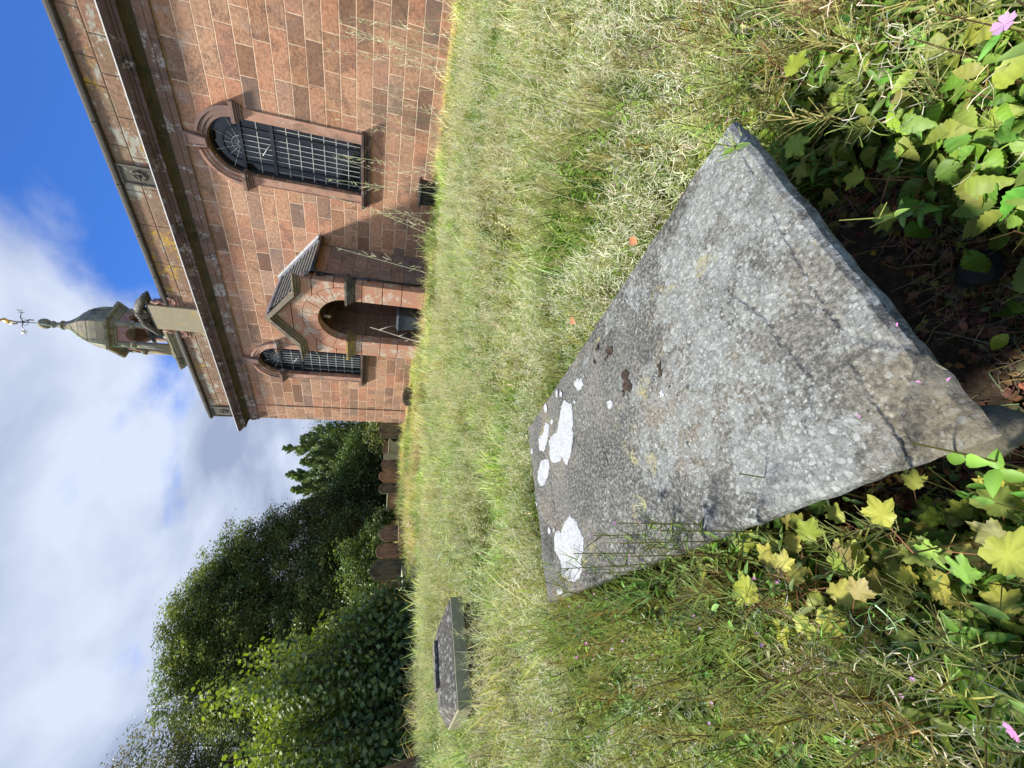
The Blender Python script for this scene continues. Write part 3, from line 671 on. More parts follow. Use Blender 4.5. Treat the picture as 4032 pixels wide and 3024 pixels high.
# ------------------------------------------------------------------ the ledger slab
def slabmat():
    m, t, b = mat('lichened_gritstone'); g = G(t); x, y, z = g.xyz()
    n = g.noise(2.6, 7, .62, dist=.3)
    base = g.ramp(n, [(.30, (.050, .052, .046)), (.48, (.105, .106, .095)), (.66, (.19, .18, .148))])
    warm = g.rng(g.noise(3.5, 5, .6, loc=(4, 4, 1)), .52, .68, 0, .6); base = g.mix(warm, base, (.24, .195, .135))
    fine = g.noise(70, 6, .78); base = g.mix(g.rng(fine, .48, .60, 0, .75), base, (.32, .31, .28)); base = g.mix(g.rng(fine, .50, .36, 0, .8), base, (.05, .05, .048))
    # crusts and discs of pale lichen, crowding together towards the near end
    bias = g.rng(x, -.95, .60, .062, -.085, False)
    dn = N(t, 'ShaderNodeTexNoise'); dn.inputs['Scale'].default_value = 45; dn.inputs['Detail'].default_value = 4
    t.links.new(g.obj(), dn.inputs['Vector'])
    va = N(t, 'ShaderNodeVectorMath', operation='MULTIPLY_ADD'); t.links.new(dn.outputs['Color'], va.inputs[0]); va.inputs[1].default_value = (.020, .020, .020); t.links.new(g.obj(), va.inputs[2])
    big = g.noise(2.1, 4, .6, loc=(6, 2, 1)); dens = g.m('ADD', g.m('ADD', g.m('MULTIPLY', g.noise(9, 8, .78, loc=(2, 7, 4)), .6), g.m('MULTIPLY', big, .4)), bias)
    crust = g.rng(dens, .515, .545)
    tile = g.rng(g.vor(75, va.outputs[0], 'DISTANCE_TO_EDGE'), .02, .10)
    ctone = g.ramp(g.noise(30, 5, .7), [(.3, (.15, .16, .15)), (.5, (.25, .265, .25)), (.7, (.42, .44, .42))])
    base = g.mix(g.m('MULTIPLY', crust, g.m('MULTIPLY_ADD', tile, .65, .25)), base, ctone)
    for sc, rad, seed, off in ((60, .46, (0, 0, 0), .02), (36, .34, (3, 1, 0), .035), (110, .5, (5, 2, 0), .0)):
        vo = N(t, 'ShaderNodeTexVoronoi'); vo.inputs['Scale'].default_value = sc; t.links.new(g.mapped((1, 1, 1), seed, va.outputs[0]), vo.inputs['Vector'])
        rr = g.xyz(vo.outputs['Color']); size = g.m('MULTIPLY', rad, g.m('MULTIPLY_ADD', rr[0], .8, .25))
        disc = g.rng(g.m('SUBTRACT', size, vo.outputs['Distance']), -.03, .05)
        thr = g.m('GREATER_THAN', g.m('ADD', dens, g.m('MULTIPLY', g.m('SUBTRACT', rr[1], .5), .16)), .53+off)
        base = g.mix(g.m('MULTIPLY', g.m('MULTIPLY', disc, thr), .85), base, g.mix(rr[2], (.46, .48, .46), (.27, .285, .265)))
    drk = g.m('MULTIPLY', g.rng(g.noise(3.0, 6, .7, loc=(9, 1, 1)), .54, .66), .6); base = g.mix(drk, base, g.mix(1.0, base, (.36, .36, .34), 'MULTIPLY'))
    base = g.mix(g.m('MULTIPLY', g.rng(g.noise(2.3, 5, .7, loc=(8, 8, 2)), .60, .67), g.rng(fine, .42, .55)), base, (.36, .33, .17))
    edge = g.m('MAXIMUM', g.rng(g.m('ABSOLUTE', y), SWID/2-.10, SWID/2), g.rng(g.m('ABSOLUTE', x), SLEN/2-.10, SLEN/2))
    base = g.mix(g.m("MULTIPLY", g.rng(x, -SLEN/2+.02, -SLEN/2+.22, .7, 0), g.m('MULTIPLY', g.rng(y, .22, .42), g.rng(fine, .35, .55, .3, 1))), base, (.26, .22, .145))
    base = g.mix(1.0, base, (.84, .85, .84), 'MULTIPLY'); t.links.new(base, b.inputs['Base Color']); b.inputs['Roughness'].default_value = .88
    cr1 = g.rng(g.vor(3.2, g.mapped((1, .35, 1), (1, 2, 0), va.outputs[0]), 'DISTANCE_TO_EDGE'), 0, .03)
    crk = g.m('MAXIMUM', cr1, g.rng(g.noise(2.1, 4, .6, loc=(6, 1, 1)), .56, .50))
    hgt = g.m('ADD', g.m('MULTIPLY', fine, .25), g.m('ADD', g.m('MULTIPLY', n, .8), g.m('MULTIPLY', crk, .35)))
    hgt = g.m('ADD', hgt, g.m('MULTIPLY', g.noise(9, 5, .7), .7)); g.bump(hgt, 1.0, .016, b)
    return m
TH = .115
slab = bpy.data.objects.new('ledger_stone', None); col.objects.link(slab)
slab.location = (s_c.x, s_c.y, SZ); slab.rotation_euler = (0, 0, math.atan2(u_.y, u_.x))
tag(slab, 'large flat grey ledger stone spotted with white lichen, lying in the foreground weeds', 'gravestone')
# local x runs B->C (away), local y: +y is towards ... computed from the frame
ysign = 1 if v_.dot(Vector((-u_.y, u_.x))) > 0 else -1
nx_, ny_ = 150, 72; bm = bmesh.new(); grid = {}
def slabpt(i, j):
    x = -SLEN/2+SLEN*i/nx_; y = -SWID/2+SWID*j/ny_
    e = min(SLEN/2-abs(x), SWID/2-abs(y)); wob = noise.noise(Vector((x*3, y*3, 1)))
    z = .004*noise.noise(Vector((x*4, y*4, 0)))+.003*noise.noise(Vector((x*14, y*14, 5)))
    rr = .010+.004*wob
    if e < rr: z -= rr*(1-math.sqrt(max(0, 1-((rr-e)/rr)**2)))*.9
    o = .006*noise.noise(Vector((x*7, y*7, 9)))+.005*noise.noise(Vector((x*23, y*23, 9)))*(e < .03)
    cd = (x+SLEN/2)+(abs(y-(-ysign)*SWID/2) if False else (SWID/2-abs(y)))
    # broken near corner (B)
    if y*ysign < 0 and i < nx_*.5:
        dcor = (x+SLEN/2)+(y*ysign+SWID/2)
        dcor += .03*noise.noise(Vector((x*9, y*9, 2)))
        k_ = max(0, min(1, (.15-dcor)/.03)); z -= .030*k_*k_*(3-2*k_)
        k_ = max(0, min(1, (.27-dcor)/.03)); z -= .005*k_
    return (x+o-(x/SLEN+.5)*.07*y*ysign/SWID, y+o, z)
for i in range(nx_+1):
    for j in range(ny_+1): grid[i, j] = bm.verts.new(slabpt(i, j))
for i in range(nx_):
    for j in range(ny_): bm.faces.new((grid[i, j], grid[i+1, j], grid[i+1, j+1], grid[i, j+1]))
per = [(i, 0) for i in range(nx_)]+[(nx_, j) for j in range(ny_)]+[(i, ny_) for i in range(nx_, 0, -1)]+[(0, j) for j in range(ny_, 0, -1)]
prev = [grid[p] for p in per]
for lv, (dz, ins) in enumerate(((-.018, -.004), (-.040, .0), (-.058, .010), (-.068, .04))):
    cur = []
    for p in per:
        x, y, z = grid[p].co; l = math.hypot(x, y)
        sx, sy = max(-1, min(1, x/(SLEN/2)))*ins, max(-1, min(1, y/(SWID/2)))*ins
        zz = -.010+dz+.006*noise.noise(Vector((x*6, y*6, lv)))
        cur.append(bm.verts.new((x-sx+.004*noise.noise(Vector((x*9, y*9, lv*3))), y-sy, min(zz, z-.004))))
    for k in range(len(per)):
        l = (k+1) % len(per); bm.faces.new((prev[l], prev[k], cur[k], cur[l]))
    prev = cur
bm.faces.new(prev); bmesh.ops.recalc_face_normals(bm, faces=bm.faces)
me = bpy.data.meshes.new('slab'); bm.to_mesh(me); bm.free(); me.polygons.foreach_set('use_smooth', [True]*len(me.polygons)); me.set_sharp_from_angle(angle=R(28)); me.materials.append(slabmat())
so = bpy.data.objects.new('slab', me); col.objects.link(so); so.parent = slab
def at(X, Y, z):                                        # where the sight line of a photo point meets the level z
    d = Vector((1512-Y, 2016-X, -FPX)); w = tow(d); t_ = (z-CZ)/w.z
    return Vector((w.x*t_, w.y*t_, z))
def azp(az, dist, z=0.0): a = R(az); return Vector((dist*math.sin(a), dist*math.cos(a), z))
sinv = slab.matrix_basis.inverted()
M['lich'] = plain('white_lichen', (.56, .58, .585), .95, 0, .1, .30, 70, .8)
M['dirt'] = plain('dark_brown_moss', (.075, .058, .045), 1, 0, .1, .5, 40, .8)
zl = lambda x, y: (1700+x/1.659, 1500+y/1.659)
def patch(pts, mt, name='lichen_patch', h=.003, jag=.020):
    P = [sinv @ at(*p, SZ) for p in pts]
    lp = []
    for i in range(len(P)):
        a, b_ = P[i], P[(i+1) % len(P)]; n_ = max(2, int((b_-a).length/.008))
        for k in range(n_):
            p = a.lerp(b_, k/n_); q = noise.noise_vector(p*55)*jag*.55+noise.noise_vector(p*160)*jag*.25
            lp.append((max(-SLEN/2+.01, min(SLEN/2-.012, p.x+q.x)), max(-SWID/2+.012, min(SWID/2-.012, p.y+q.y))))
    c_ = Vector((sum(p[0] for p in lp)/len(lp), sum(p[1] for p in lp)/len(lp)))
    bm = bmesh.new(); edges = []
    vs = [bm.verts.new((x, y, 0)) for x, y in lp]
    for i in range(len(vs)): edges.append(bm.edges.new((vs[i], vs[(i+1) % len(vs)])))
    bmesh.ops.triangle_fill(bm, use_beauty=True, use_dissolve=False, edges=edges)
    bmesh.ops.subdivide_edges(bm, edges=[e for e in bm.edges if e.calc_length() > .04], cuts=2)
    bmesh.ops.triangulate(bm, faces=bm.faces)
    for v in bm.verts:
        x, y = v.co.x, v.co.y; e = min(SLEN/2-abs(x), SWID/2-abs(y)); rr = .010+.004*noise.noise(Vector((x*3, y*3, 1)))
        z = .004*noise.noise(Vector((x*4, y*4, 0)))+.003*noise.noise(Vector((x*14, y*14, 5)))
        if e < rr: z -= rr*(1-math.sqrt(max(0, 1-((rr-e)/rr)**2)))*.9
        v.co.z = z+h*(.45 if v.is_boundary else 1)+.0007
    ext = None
    me = bpy.data.meshes.new(name); bm.to_mesh(me); bm.free(); me.materials.append(mt)
    for p in me.polygons:
        pass
    o = bpy.data.objects.new(name, me); col.objects.link(o); o.parent = slab
    md = o.modifiers.new('thick', 'SOLIDIFY'); md.thickness = .003; md.offset = -1
    return o
def ell(cx_, cy_, rx, ry, n=14): return [(cx_+rx*math.cos(2*math.pi*k/n), cy_+ry*math.sin(2*math.pi*k/n)) for k in range(n)]
blobs = [[(870, 125), (915, 150), (925, 200), (915, 320), (928, 340), (915, 430), (905, 480), (878, 555), (862, 520), (855, 495), (830, 530), (790, 535), (775, 500), (775, 440), (768, 400), (780, 365), (820, 330), (835, 230), (855, 150)],
    [(745, 270), (768, 290), (766, 340), (758, 395), (745, 440), (730, 468), (705, 450), (700, 380), (735, 330), (740, 290)],
    [(720, 515), (760, 510), (775, 540), (765, 600), (740, 680), (715, 685), (695, 640), (700, 580)],
    [(905, 875), (950, 920), (970, 980), (990, 1020), (995, 1110), (975, 1170), (985, 1250), (940, 1310), (890, 1310), (850, 1260), (850, 1200), (830, 1150), (805, 1100), (800, 1030), (815, 980), (850, 990), (870, 920)],
    ell(1165, 150, 16, 28), ell(1510, 88, 17, 24), ell(770, 980, 10, 25, 10), ell(803, 972, 7, 14, 8), ell(848, 88, 9, 22, 10), ell(962, 20, 28, 38),
    ell(645, 580, 7, 48, 12), ell(668, 760, 8, 28, 10), ell(748, 178, 12, 32, 10), ell(684, 805, 7, 18, 8), ell(935, 135, 5, 15, 8), ell(785, 265, 8, 18, 8),
    ell(835, 1385, 20, 30), ell(930, 1385, 14, 22), ell(655, 460, 6, 20, 8), ell(722, 1180, 10, 40, 10), ell(820, 85, 9, 26, 9)]
for bb in blobs: patch([zl(*p) for p in bb], M['lich'])
z9 = lambda x, y: (2000+x/.873, 500+y/.873)
for e_ in ((405, 855, 13, 20), (412, 888, 13, 22), (398, 910, 7, 10), (522, 830, 9, 13), (525, 848, 7, 8), (350, 772, 11, 13), (340, 795, 6, 8), (300, 806, 4, 7), (312, 760, 5, 8), (562, 900, 2, 3)):
    o = patch([z9(*p) for p in ell(*e_)], M['dirt'], 'moss_patch', .006, .034)
# tiny fallen petals
M['petal'] = plain('pink_petal', (.62, .25, .50), .6)
for i_, (X, Y, wh) in enumerate(((3547, 1280, 'lying towards the right edge of the slab'), (3630, 1505, 'second from the chipped corner of the slab'), (3750, 1495, 'nearest the chipped corner of the slab'), (3396, 1640, 'lying low and left, near the yellow-green lichen of the slab'))):
    p = sinv @ at(X, Y, SZ); a = i_*1.3; r = .005; pt = MB()
    pt.add([(-r*math.cos(a), -r*math.sin(a), .0), (.4*r*math.sin(a), -.4*r*math.cos(a), .002), (r*math.cos(a), r*math.sin(a), .001), (-.4*r*math.sin(a), .4*r*math.cos(a), .002)], [(0, 1, 2, 3)])
    o_ = pt.build('fallen_petal', M['petal']); o_.location = (slab.matrix_basis @ p)+Vector((0, 0, .009)); tag(o_, 'tiny magenta petal '+wh, 'petal', 'petals fallen on the slab')
# dark rubble base carrying the slab
MB().box(-SLEN/2+.34, SLEN/2-.12, -SWID/2+.12, SWID/2-.12, -.62, -.110).build('base', M['coping'], slab, .02, 1)
o = bpy.data.objects
def rock(name, c, r, mt, label=None, cat='stone', seed=0, sc=(1, 1, .6)):
    bm = bmesh.new(); bmesh.ops.create_icosphere(bm, subdivisions=4, radius=1)
    for v in bm.verts:
        p = v.co.copy(); f_ = 1+.22*noise.noise(p*1.3+Vector((seed, 0, 0)))+.06*noise.noise(p*4+Vector((0, seed, 0)))
        v.co = Vector((p.x*sc[0], p.y*sc[1], p.z*sc[2]))*r*f_
    me = bpy.data.meshes.new(name); bm.to_mesh(me); bm.free(); me.polygons.foreach_set('use_smooth', [True]*len(me.polygons)); me.materials.append(mt)
    q = bpy.data.objects.new(name, me); col.objects.link(q); q.location = c; q.rotation_euler = (0, 0, seed)
    return tag(q, label, cat)
M['darkstone'] = stone('dark_damp_stone', [(.035, .035, .035), (.05, .05, .048), (.03, .03, .03)], scale=4)
M['rubble'] = stone('buff_rubble', [(.17, .155, .11), (.13, .12, .085), (.21, .19, .13)], scale=5, bump=.7)
rock('support_stone', at(3870, 1700, .25), .062, M['rubble'], 'rounded buff stone under the chipped near corner of the grey ledger', seed=2, sc=(1, .85, .75))
rock('loose_stone', at(3850, 1060, -.06), .045, M['darkstone'], 'small dark rounded stone lying in the bare hollow right of the slab', seed=5)

# ------------------------------------------------------------------ chest tomb at the left
M['tomb_top'] = stone('black_and_white_lichened_stone', [(.07, .07, .055), (.13, .12, .095), (.09, .085, .07)], lichen=(.50, .50, .45), scale=9, lich_lo=.52, dark=(.05, .048, .04), bump=.6)
M['tomb_side'] = stone('greenish_grey_stone', [(0.396, 0.372, 0.226), (0.319, 0.301, 0.176), (0.484, 0.449, 0.281)], lichen=(.34, .35, .28), scale=2, lich_lo=.6)
M['tomb_brown'] = stone('brown_sandstone', [(.27, .17, .11), (.20, .13, .085), (.31, .20, .13)], scale=2, dark=(.06, .05, .04))
pR, pL = azp(-27.7, 5.45), azp(-38.9, 5.1); tw = (pR-pL).length
tomb = empty('chest_tomb', (pL.x, pL.y, gz(pL.x, pL.y)-.05), math.atan2(pR.y-pL.y, pR.x-pL.x), 'low grey coped tomb with lichen-blackened sloping top on a brown base', 'tomb')
z0 = tomb.location.z; q = MB()
q.box(.07, tw-.05, .06, .62, -.1, .34-z0).build('base', M['tomb_brown'], tomb, .01, 1)
q = MB().box(0, tw, 0, .70, .342-z0, .49-z0).build('slab', M['tomb_side'], tomb, .012, 2)
q = MB(); h0, h1 = .492-z0, .62-z0
q.add([(.01, .01, h0), (tw-.01, .01, h0), (tw-.01, .69, h0), (.01, .69, h0), (.12, .26, h1), (tw-.24, .26, h1), (tw-.24, .44, h1), (.12, .44, h1)],
      [(0, 3, 2, 1), (4, 5, 6, 7), (0, 1, 5, 4), (1, 2, 6, 5), (2, 3, 7, 6), (3, 0, 4, 7)])
q.build('coped_top', M['tomb_top'], tomb, .01, 2)
q = MB().box(.28, tw-.34, .275, .425, h1+.001, h1+.038).build('ridge', M['tomb_top'], tomb, .012, 2)

# ------------------------------------------------------------------ headstones
def outline(kind, w, h):
    P = [(-w/2, -.3), (w/2, -.3)]; n = 14
    if kind == 'round': P += [(w/2*math.cos(a), h-w*.42+w*.42*math.sin(a)) for a in np.linspace(0, math.pi, n)]
    elif kind == 'low': P += [(w/2*math.cos(a), h-w*.2+w*.2*math.sin(a)) for a in np.linspace(0, math.pi, n)]
    elif kind == 'shoulder':
        r = w*.33; P += [(w/2, h-r*1.05), (w/2-.04, h-r*1.0), (r+.02, h-r*.95)]+[(r*math.cos(a), h-r*.75+r*.75*math.sin(a)) for a in np.linspace(.1, math.pi-.1, n)]+[(-r-.02, h-r*.95), (-w/2+.04, h-r*1.0), (-w/2, h-r*1.05)]
    elif kind == 'ogee':
        R_ = [(w/2, h*.80), (w/2-.02, h*.86), (w*.40, h*.875), (w*.33, h*.90), (w*.22, h*.965), (w*.10, h*.995)]
        P += R_+[(0, h)]+[(-x, z) for x, z in R_[::-1]]
    elif kind == 'wavy':
        R_ = [(w/2, h*.90), (w*.47, h*.95), (w*.40, h*.93), (w*.33, h*.90), (w*.24, h*.93), (w*.16, h*.985)]
        P += R_+[(0, h)]+[(-x, z) for x, z in R_[::-1]]
    elif kind == 'pointed': P += [(w/2, h*.86), (w*.3, h*.95), (0, h), (-w*.3, h*.95), (-w/2, h*.86)]
    else: P += [(w/2, h), (-w/2, h)]
    return P
M['hs_brown'] = stone('brown_headstone_sandstone', [(0.358, 0.227, 0.117), (0.272, 0.18, 0.098), (0.415, 0.262, 0.131)], dark=(.05, .045, .04), lichen=(.22, .21, .17), lich_lo=.6)
M['hs_red'] = stone('red_headstone_sandstone', [(0.472, 0.255, 0.126), (0.386, 0.213, 0.112), (0.529, 0.317, 0.159)], dark=(.10, .07, .055))
M['hs_dark'] = stone('sooty_headstone', [(0.122, 0.106, 0.064), (0.186, 0.149, 0.084), (0.1, 0.09, 0.056)], lichen=(.16, .15, .12), dark=(.03, .03, .028), lich_lo=.6)
M['hs_grey'] = stone('grey_headstone', [(0.315, 0.31, 0.192), (0.4, 0.393, 0.243), (0.243, 0.235, 0.145)], lichen=(.30, .31, .29), lich_lo=.58)
def headstone(kind, az0, az1, dist, ztop, mk, label, turn=0, th=.10, lean=0, tilt=0, frame=False, group='headstones in the far row'):
    a = (az0+az1)/2; w = 2*dist*math.tan(R(abs(az1-az0)/2)); p = azp(a, dist); zb = gz(p.x, p.y); h = ztop-zb
    base = M[mk]
    o_ = MB().prism(outline(kind, w, h), -th/2, th/2).build('headstone', base, None, .012, 2)
    o_.location = (p.x, p.y, zb); o_.rotation_euler = (R(tilt), R(lean), -R(a)+R(turn)); tag(o_, label, 'headstone', group)
    f_ = MB(); O = outline(kind, w*.82, h*.90)[2:]; O = [(w*.41, .25)]+O+[(-w*.41, .25)]
    P_ = [(x, -th/2-.006, z+.02) for x, z in O]
    f_.tube(P_, .012, 4); f_.build('border', base, o_)
    return o_
headstone('wavy', -6.0, -8.2, 23.0, 1.64, 'hs_dark', 'tall dark wavy-topped headstone closest to the church corner', th=.14, turn=-6)
headstone('pointed', -8.55, -10.3, 27.5, 1.43, 'hs_brown', 'small brown peaked headstone half behind a draped pedestal, near the church corner')
pd = azp(-9.35, 26.0); ped = empty('pedestal_monument', (pd.x, pd.y, gz(pd.x, pd.y)), R(9), 'weathered grey waisted pedestal monument standing between two headstones', 'monument')
MB().prism([(-.45, -.2), (.45, -.2), (.43, .05), (.34, .15), (.30, .45), (.36, .60), (.46, .66), (.46, .74), (-.46, .74), (-.46, .66), (-.36, .60), (-.30, .45), (-.34, .15), (-.43, .05)], -.3, .3).build('shaft', M['hs_grey'], ped, .02, 2)
MB().box(-.5, .5, -.34, .34, .741, .80).build('cap', M['hs_grey'], ped, .01, 1)
headstone('round', -10.1, -10.95, 25.5, 1.30, 'hs_grey', 'narrow grey round-topped headstone behind a tall grass stem')
headstone('wavy', -10.9, -12.25, 27.0, 1.42, 'hs_brown', 'brown lobed headstone tucked between a grey and a red one', turn=5)
headstone('shoulder', -12.2, -13.85, 24.0, 1.48, 'hs_red', 'red sandstone headstone with shouldered round top in the far row')
headstone('round', -13.95, -15.25, 23.0, 1.43, 'hs_dark', 'dark headstone with a pale rimmed semicircular top', turn=12)
bx = azp(-16.3, 24.5); ch = empty('table_tomb', (bx.x, bx.y, gz(bx.x, bx.y)), R(16), 'box-shaped pinkish table tomb with a thin flat lid in the far row', 'tomb')
MB().box(-.40, .40, -.4, .4, -.2, .66).build('chest', M['hs_red'], ch, .01, 1); MB().box(-.47, .47, -.47, .47, .662, .72).build('lid', M['hs_grey'], ch, .01, 1)
headstone('wavy', -17.0, -17.6, 25.0, 1.22, 'hs_grey', 'slim grey headstone seen edge-on beside the ivy bush', turn=55)
headstone('round', -17.7, -19.0, 23.0, 1.18, 'hs_red', 'dull red headstone half smothered by an ivy bush')
headstone('round', -19.05, -21.0, 18.5, 1.26, 'hs_brown', 'greenish brown round-topped headstone behind a low ledger', turn=3)
headstone('round', -21.2, -22.9, 18.0, 1.36, 'hs_red', 'red-brown round-topped headstone with smooth face')
headstone('ogee', -23.0, -25.4, 16.0, 1.52, 'hs_dark', 'broad blackened headstone with ogee top, streaked with soot', th=.13)
headstone('shoulder', -25.5, -27.6, 16.5, 1.33, 'hs_red', 'red shouldered headstone behind flowers, left of the blackened one', turn=4)
headstone('round', -28.6, -29.8, 17.5, 1.28, 'hs_grey', 'pale grey headstone half hidden by white blossom')
headstone('round', -41.6, -45.5, 9.0, 1.38, 'hs_brown', 'leaning brown headstone under the maple, at the photo\'s left edge', turn=28, th=.14, lean=-9, frame=True, group='headstones under the maple')
headstone('flat', -38.5, -40.2, 15.5, 1.05, 'hs_red', 'dim brown flat-topped headstone in the shade of the maple', group='headstones under the maple')
def ledger(az0, az1, d0, d1, zt, label, mk='hs_grey', th=.12, rzadd=0):
    a, b_ = azp(az0, d0), azp(az1, d1); L = (b_-a).length
    o_ = MB().box(0, L, 0, .85, zt-th, zt).box(.08, L-.08, .07, .78, -.2, zt-th-.001).build('ledger_stone', M[mk], None, .012, 2)
    o_.location = (a.x, a.y, 0); o_.rotation_euler = (0, 0, math.atan2(b_.y-a.y, b_.x-a.x)); tag(o_, label, 'gravestone', 'raised ledgers in the far row')
ledger(-25.1, -23.5, 14.8, 16.2, .50, 'low pale-topped ledger in front of the blackened headstone')
ledger(-30.3, -26.0, 16.2, 15.6, .50, 'long low grey ledger along the grass, left of the red shouldered headstone')
ledger(-34.6, -31.0, 15.6, 15.6, .62, 'raised brown ledger in the tree shade, farthest left of the low ones', 'hs_brown')
ledger(-20.5, -18.3, 17.4, 18.2, .56, 'flat dark ledger between the greenish headstone and the ivy', 'hs_brown')
# small stones by the church
q = azp(-2.6, 18.2); o_ = MB().prism(outline('low', .80, .45), -.08, .08).build('gravestone', M['hs_dark'], None, .02, 2)
o_.location = (q.x, q.y, gz(q.x, q.y)); o_.rotation_euler = (R(-8), 0, R(3)); tag(o_, 'low dark round-topped stone against the church wall below the far window', 'gravestone')

# ------------------------------------------------------------------ things by the church
cm = church.matrix_basis.copy()
def at_church(root, x, y, z, rz=0): root.matrix_world = cm @ Matrix.Translation((x, y, z)) @ Matrix.Rotation(rz, 4, 'Z')
bx = empty('plastic_box', label='black plastic box with a handle standing at the foot of the church wall', cat='plastic box')
at_church(bx, -5.22, -.42, .28, -.10)
q = MB(); q.add([(-.24, -.17, 0), (.24, -.17, 0), (.24, .17, 0), (-.24, .17, 0), (-.29, -.22, .48), (.29, -.22, .48), (.29, .22, .48), (-.29, .22, .48)],
    [(0, 3, 2, 1), (4, 5, 6, 7), (0, 1, 5, 4), (1, 2, 6, 5), (2, 3, 7, 6), (3, 0, 4, 7)])
for x_ in (-.15, 0, .15): q.box(x_-.015, x_+.015, -.225, -.17, .02, .44)
q.build('body', M['plastic'], bx, .012, 2)
MB().box(-.33, .33, -.26, .26, .483, .535).box(-.29, .29, -.22, .22, .535, .56).build('lid', M['plastic'], bx, .012, 2)
MB().tube([(-.12, -.05, .56), (-.12, -.05, .62), (.05, -.05, .62), (.05, -.05, .56)], .012, 6).build('handle', M['plastic'], bx)
bn = empty('wheelie_bin', label='slate grey wheelie bin with closed lid inside the porch', cat='bin'); at_church(bn, -9.02, -1.55, .185, .12)
q = MB(); q.add([(-.22, -.24, .08), (.22, -.24, .08), (.22, .22, .08), (-.22, .22, .08), (-.28, -.32, .92), (.28, -.32, .92), (.28, .30, .92), (-.28, .30, .92)],
    [(0, 3, 2, 1), (4, 5, 6, 7), (0, 1, 5, 4), (1, 2, 6, 5), (2, 3, 7, 6), (3, 0, 4, 7)])
q.box(-.29, .29, -.335, .31, .86, .92); q.build('body', M['bin'], bn, .015, 2)
q = MB().box(-.31, .31, -.36, .33, .925, .96); q.add([(-.29, -.34, .96), (.29, -.34, .96), (.29, .30, .96), (-.29, .30, .96), (-.24, -.25, 1.01), (.24, -.25, 1.01), (.24, .25, 1.01), (-.24, .25, 1.01)], [(4, 5, 6, 7), (0, 1, 5, 4), (1, 2, 6, 5), (2, 3, 7, 6), (3, 0, 4, 7)])
q.build('lid', M['bin'], bn, .012, 2); MB().tube([(-.22, .36, .93), (.22, .36, .93)], .015).build('handle', M['plastic'], bn)
for sx in (-1, 1): MB().tube([(sx*.20, .22, .09), (sx*.26, .22, .09)], .09, 16).build('wheel', M['plastic'], bn)
br = MB()
P = [(-9.30, -2.35, .20), (-9.34, -2.25, .62), (-9.27, -2.2, 1.05), (-9.20, -2.12, 1.5), (-9.17, -2.0, 2.0)]
br.tube([P[0]]+[(p[0]+.01, p[1], p[2]) for p in P[1:]], [.030, .027, .023, .018, .012], 7)
br.tube([(-9.18, -2.08, 1.72), (-9.02, -2.06, 1.45), (-8.90, -2.1, 1.16)], [.014, .017, .012], 6)
br.tube([(-9.33, -2.24, .75), (-9.42, -2.22, .86), (-9.50, -2.2, .72)], [.016, .012, .008], 6)
br.tube([(-9.26, -2.2, 1.1), (-9.14, -2.25, .98), (-9.08, -2.2, .85)], [.012, .010, .006], 6)
b_ = br.build('fallen_branch', M['pale_branch']); b_.matrix_world = cm; tag(b_, 'bleached forked branch leaning upright in front of the porch opening', 'branch')

# ------------------------------------------------------------------ foliage engine
def leafmat(name, trans=.35, rough=.55, var=.3, spec=.3):
    m, t, b = mat(name); g = G(t)
    a = N(t, 'ShaderNodeAttribute'); a.attribute_name = 'Col'
    n = g.noise(30, 3, .6); c = g.mix(g.rng(n, .4, .7, 0, var), a.outputs['Color'], g.mix(1.0, a.outputs['Color'], (.60, .60, .5), 'MULTIPLY'))
    c = g.mix(g.rng(g.noise(160, 3, .6), .5, .72, 0, var*.8), c, g.mix(1.0, c, (1.35, 1.2, 1.2), 'MULTIPLY'))
    t.links.new(c, b.inputs['Base Color']); b.inputs['Roughness'].default_value = rough; b.inputs['Specular IOR Level'].default_value = spec
    tr = N(t, 'ShaderNodeBsdfTranslucent'); t.links.new(g.mix(1.0, c, (1.15, 1.25, .6), 'MULTIPLY'), tr.inputs[0])
    ms = N(t, 'ShaderNodeMixShader'); ms.inputs[0].default_value = trans
    t.links.new(b.outputs[0], ms.inputs[1]); t.links.new(tr.outputs[0], ms.inputs[2])
    out = [n_ for n_ in t.nodes if n_.type == 'OUTPUT_MATERIAL'][0]; t.links.new(ms.outputs[0], out.inputs[0]); return m
M['grass'] = leafmat('meadow_blades', .30, .6, .2)
M['leaf'] = leafmat('weed_leaves', .30, .5, .4)
M['treeleaf'] = leafmat('tree_leaves', .22, .5, .3)
M['mapleleaf'] = leafmat('maple_leaves', .30, .55, .3, .2)
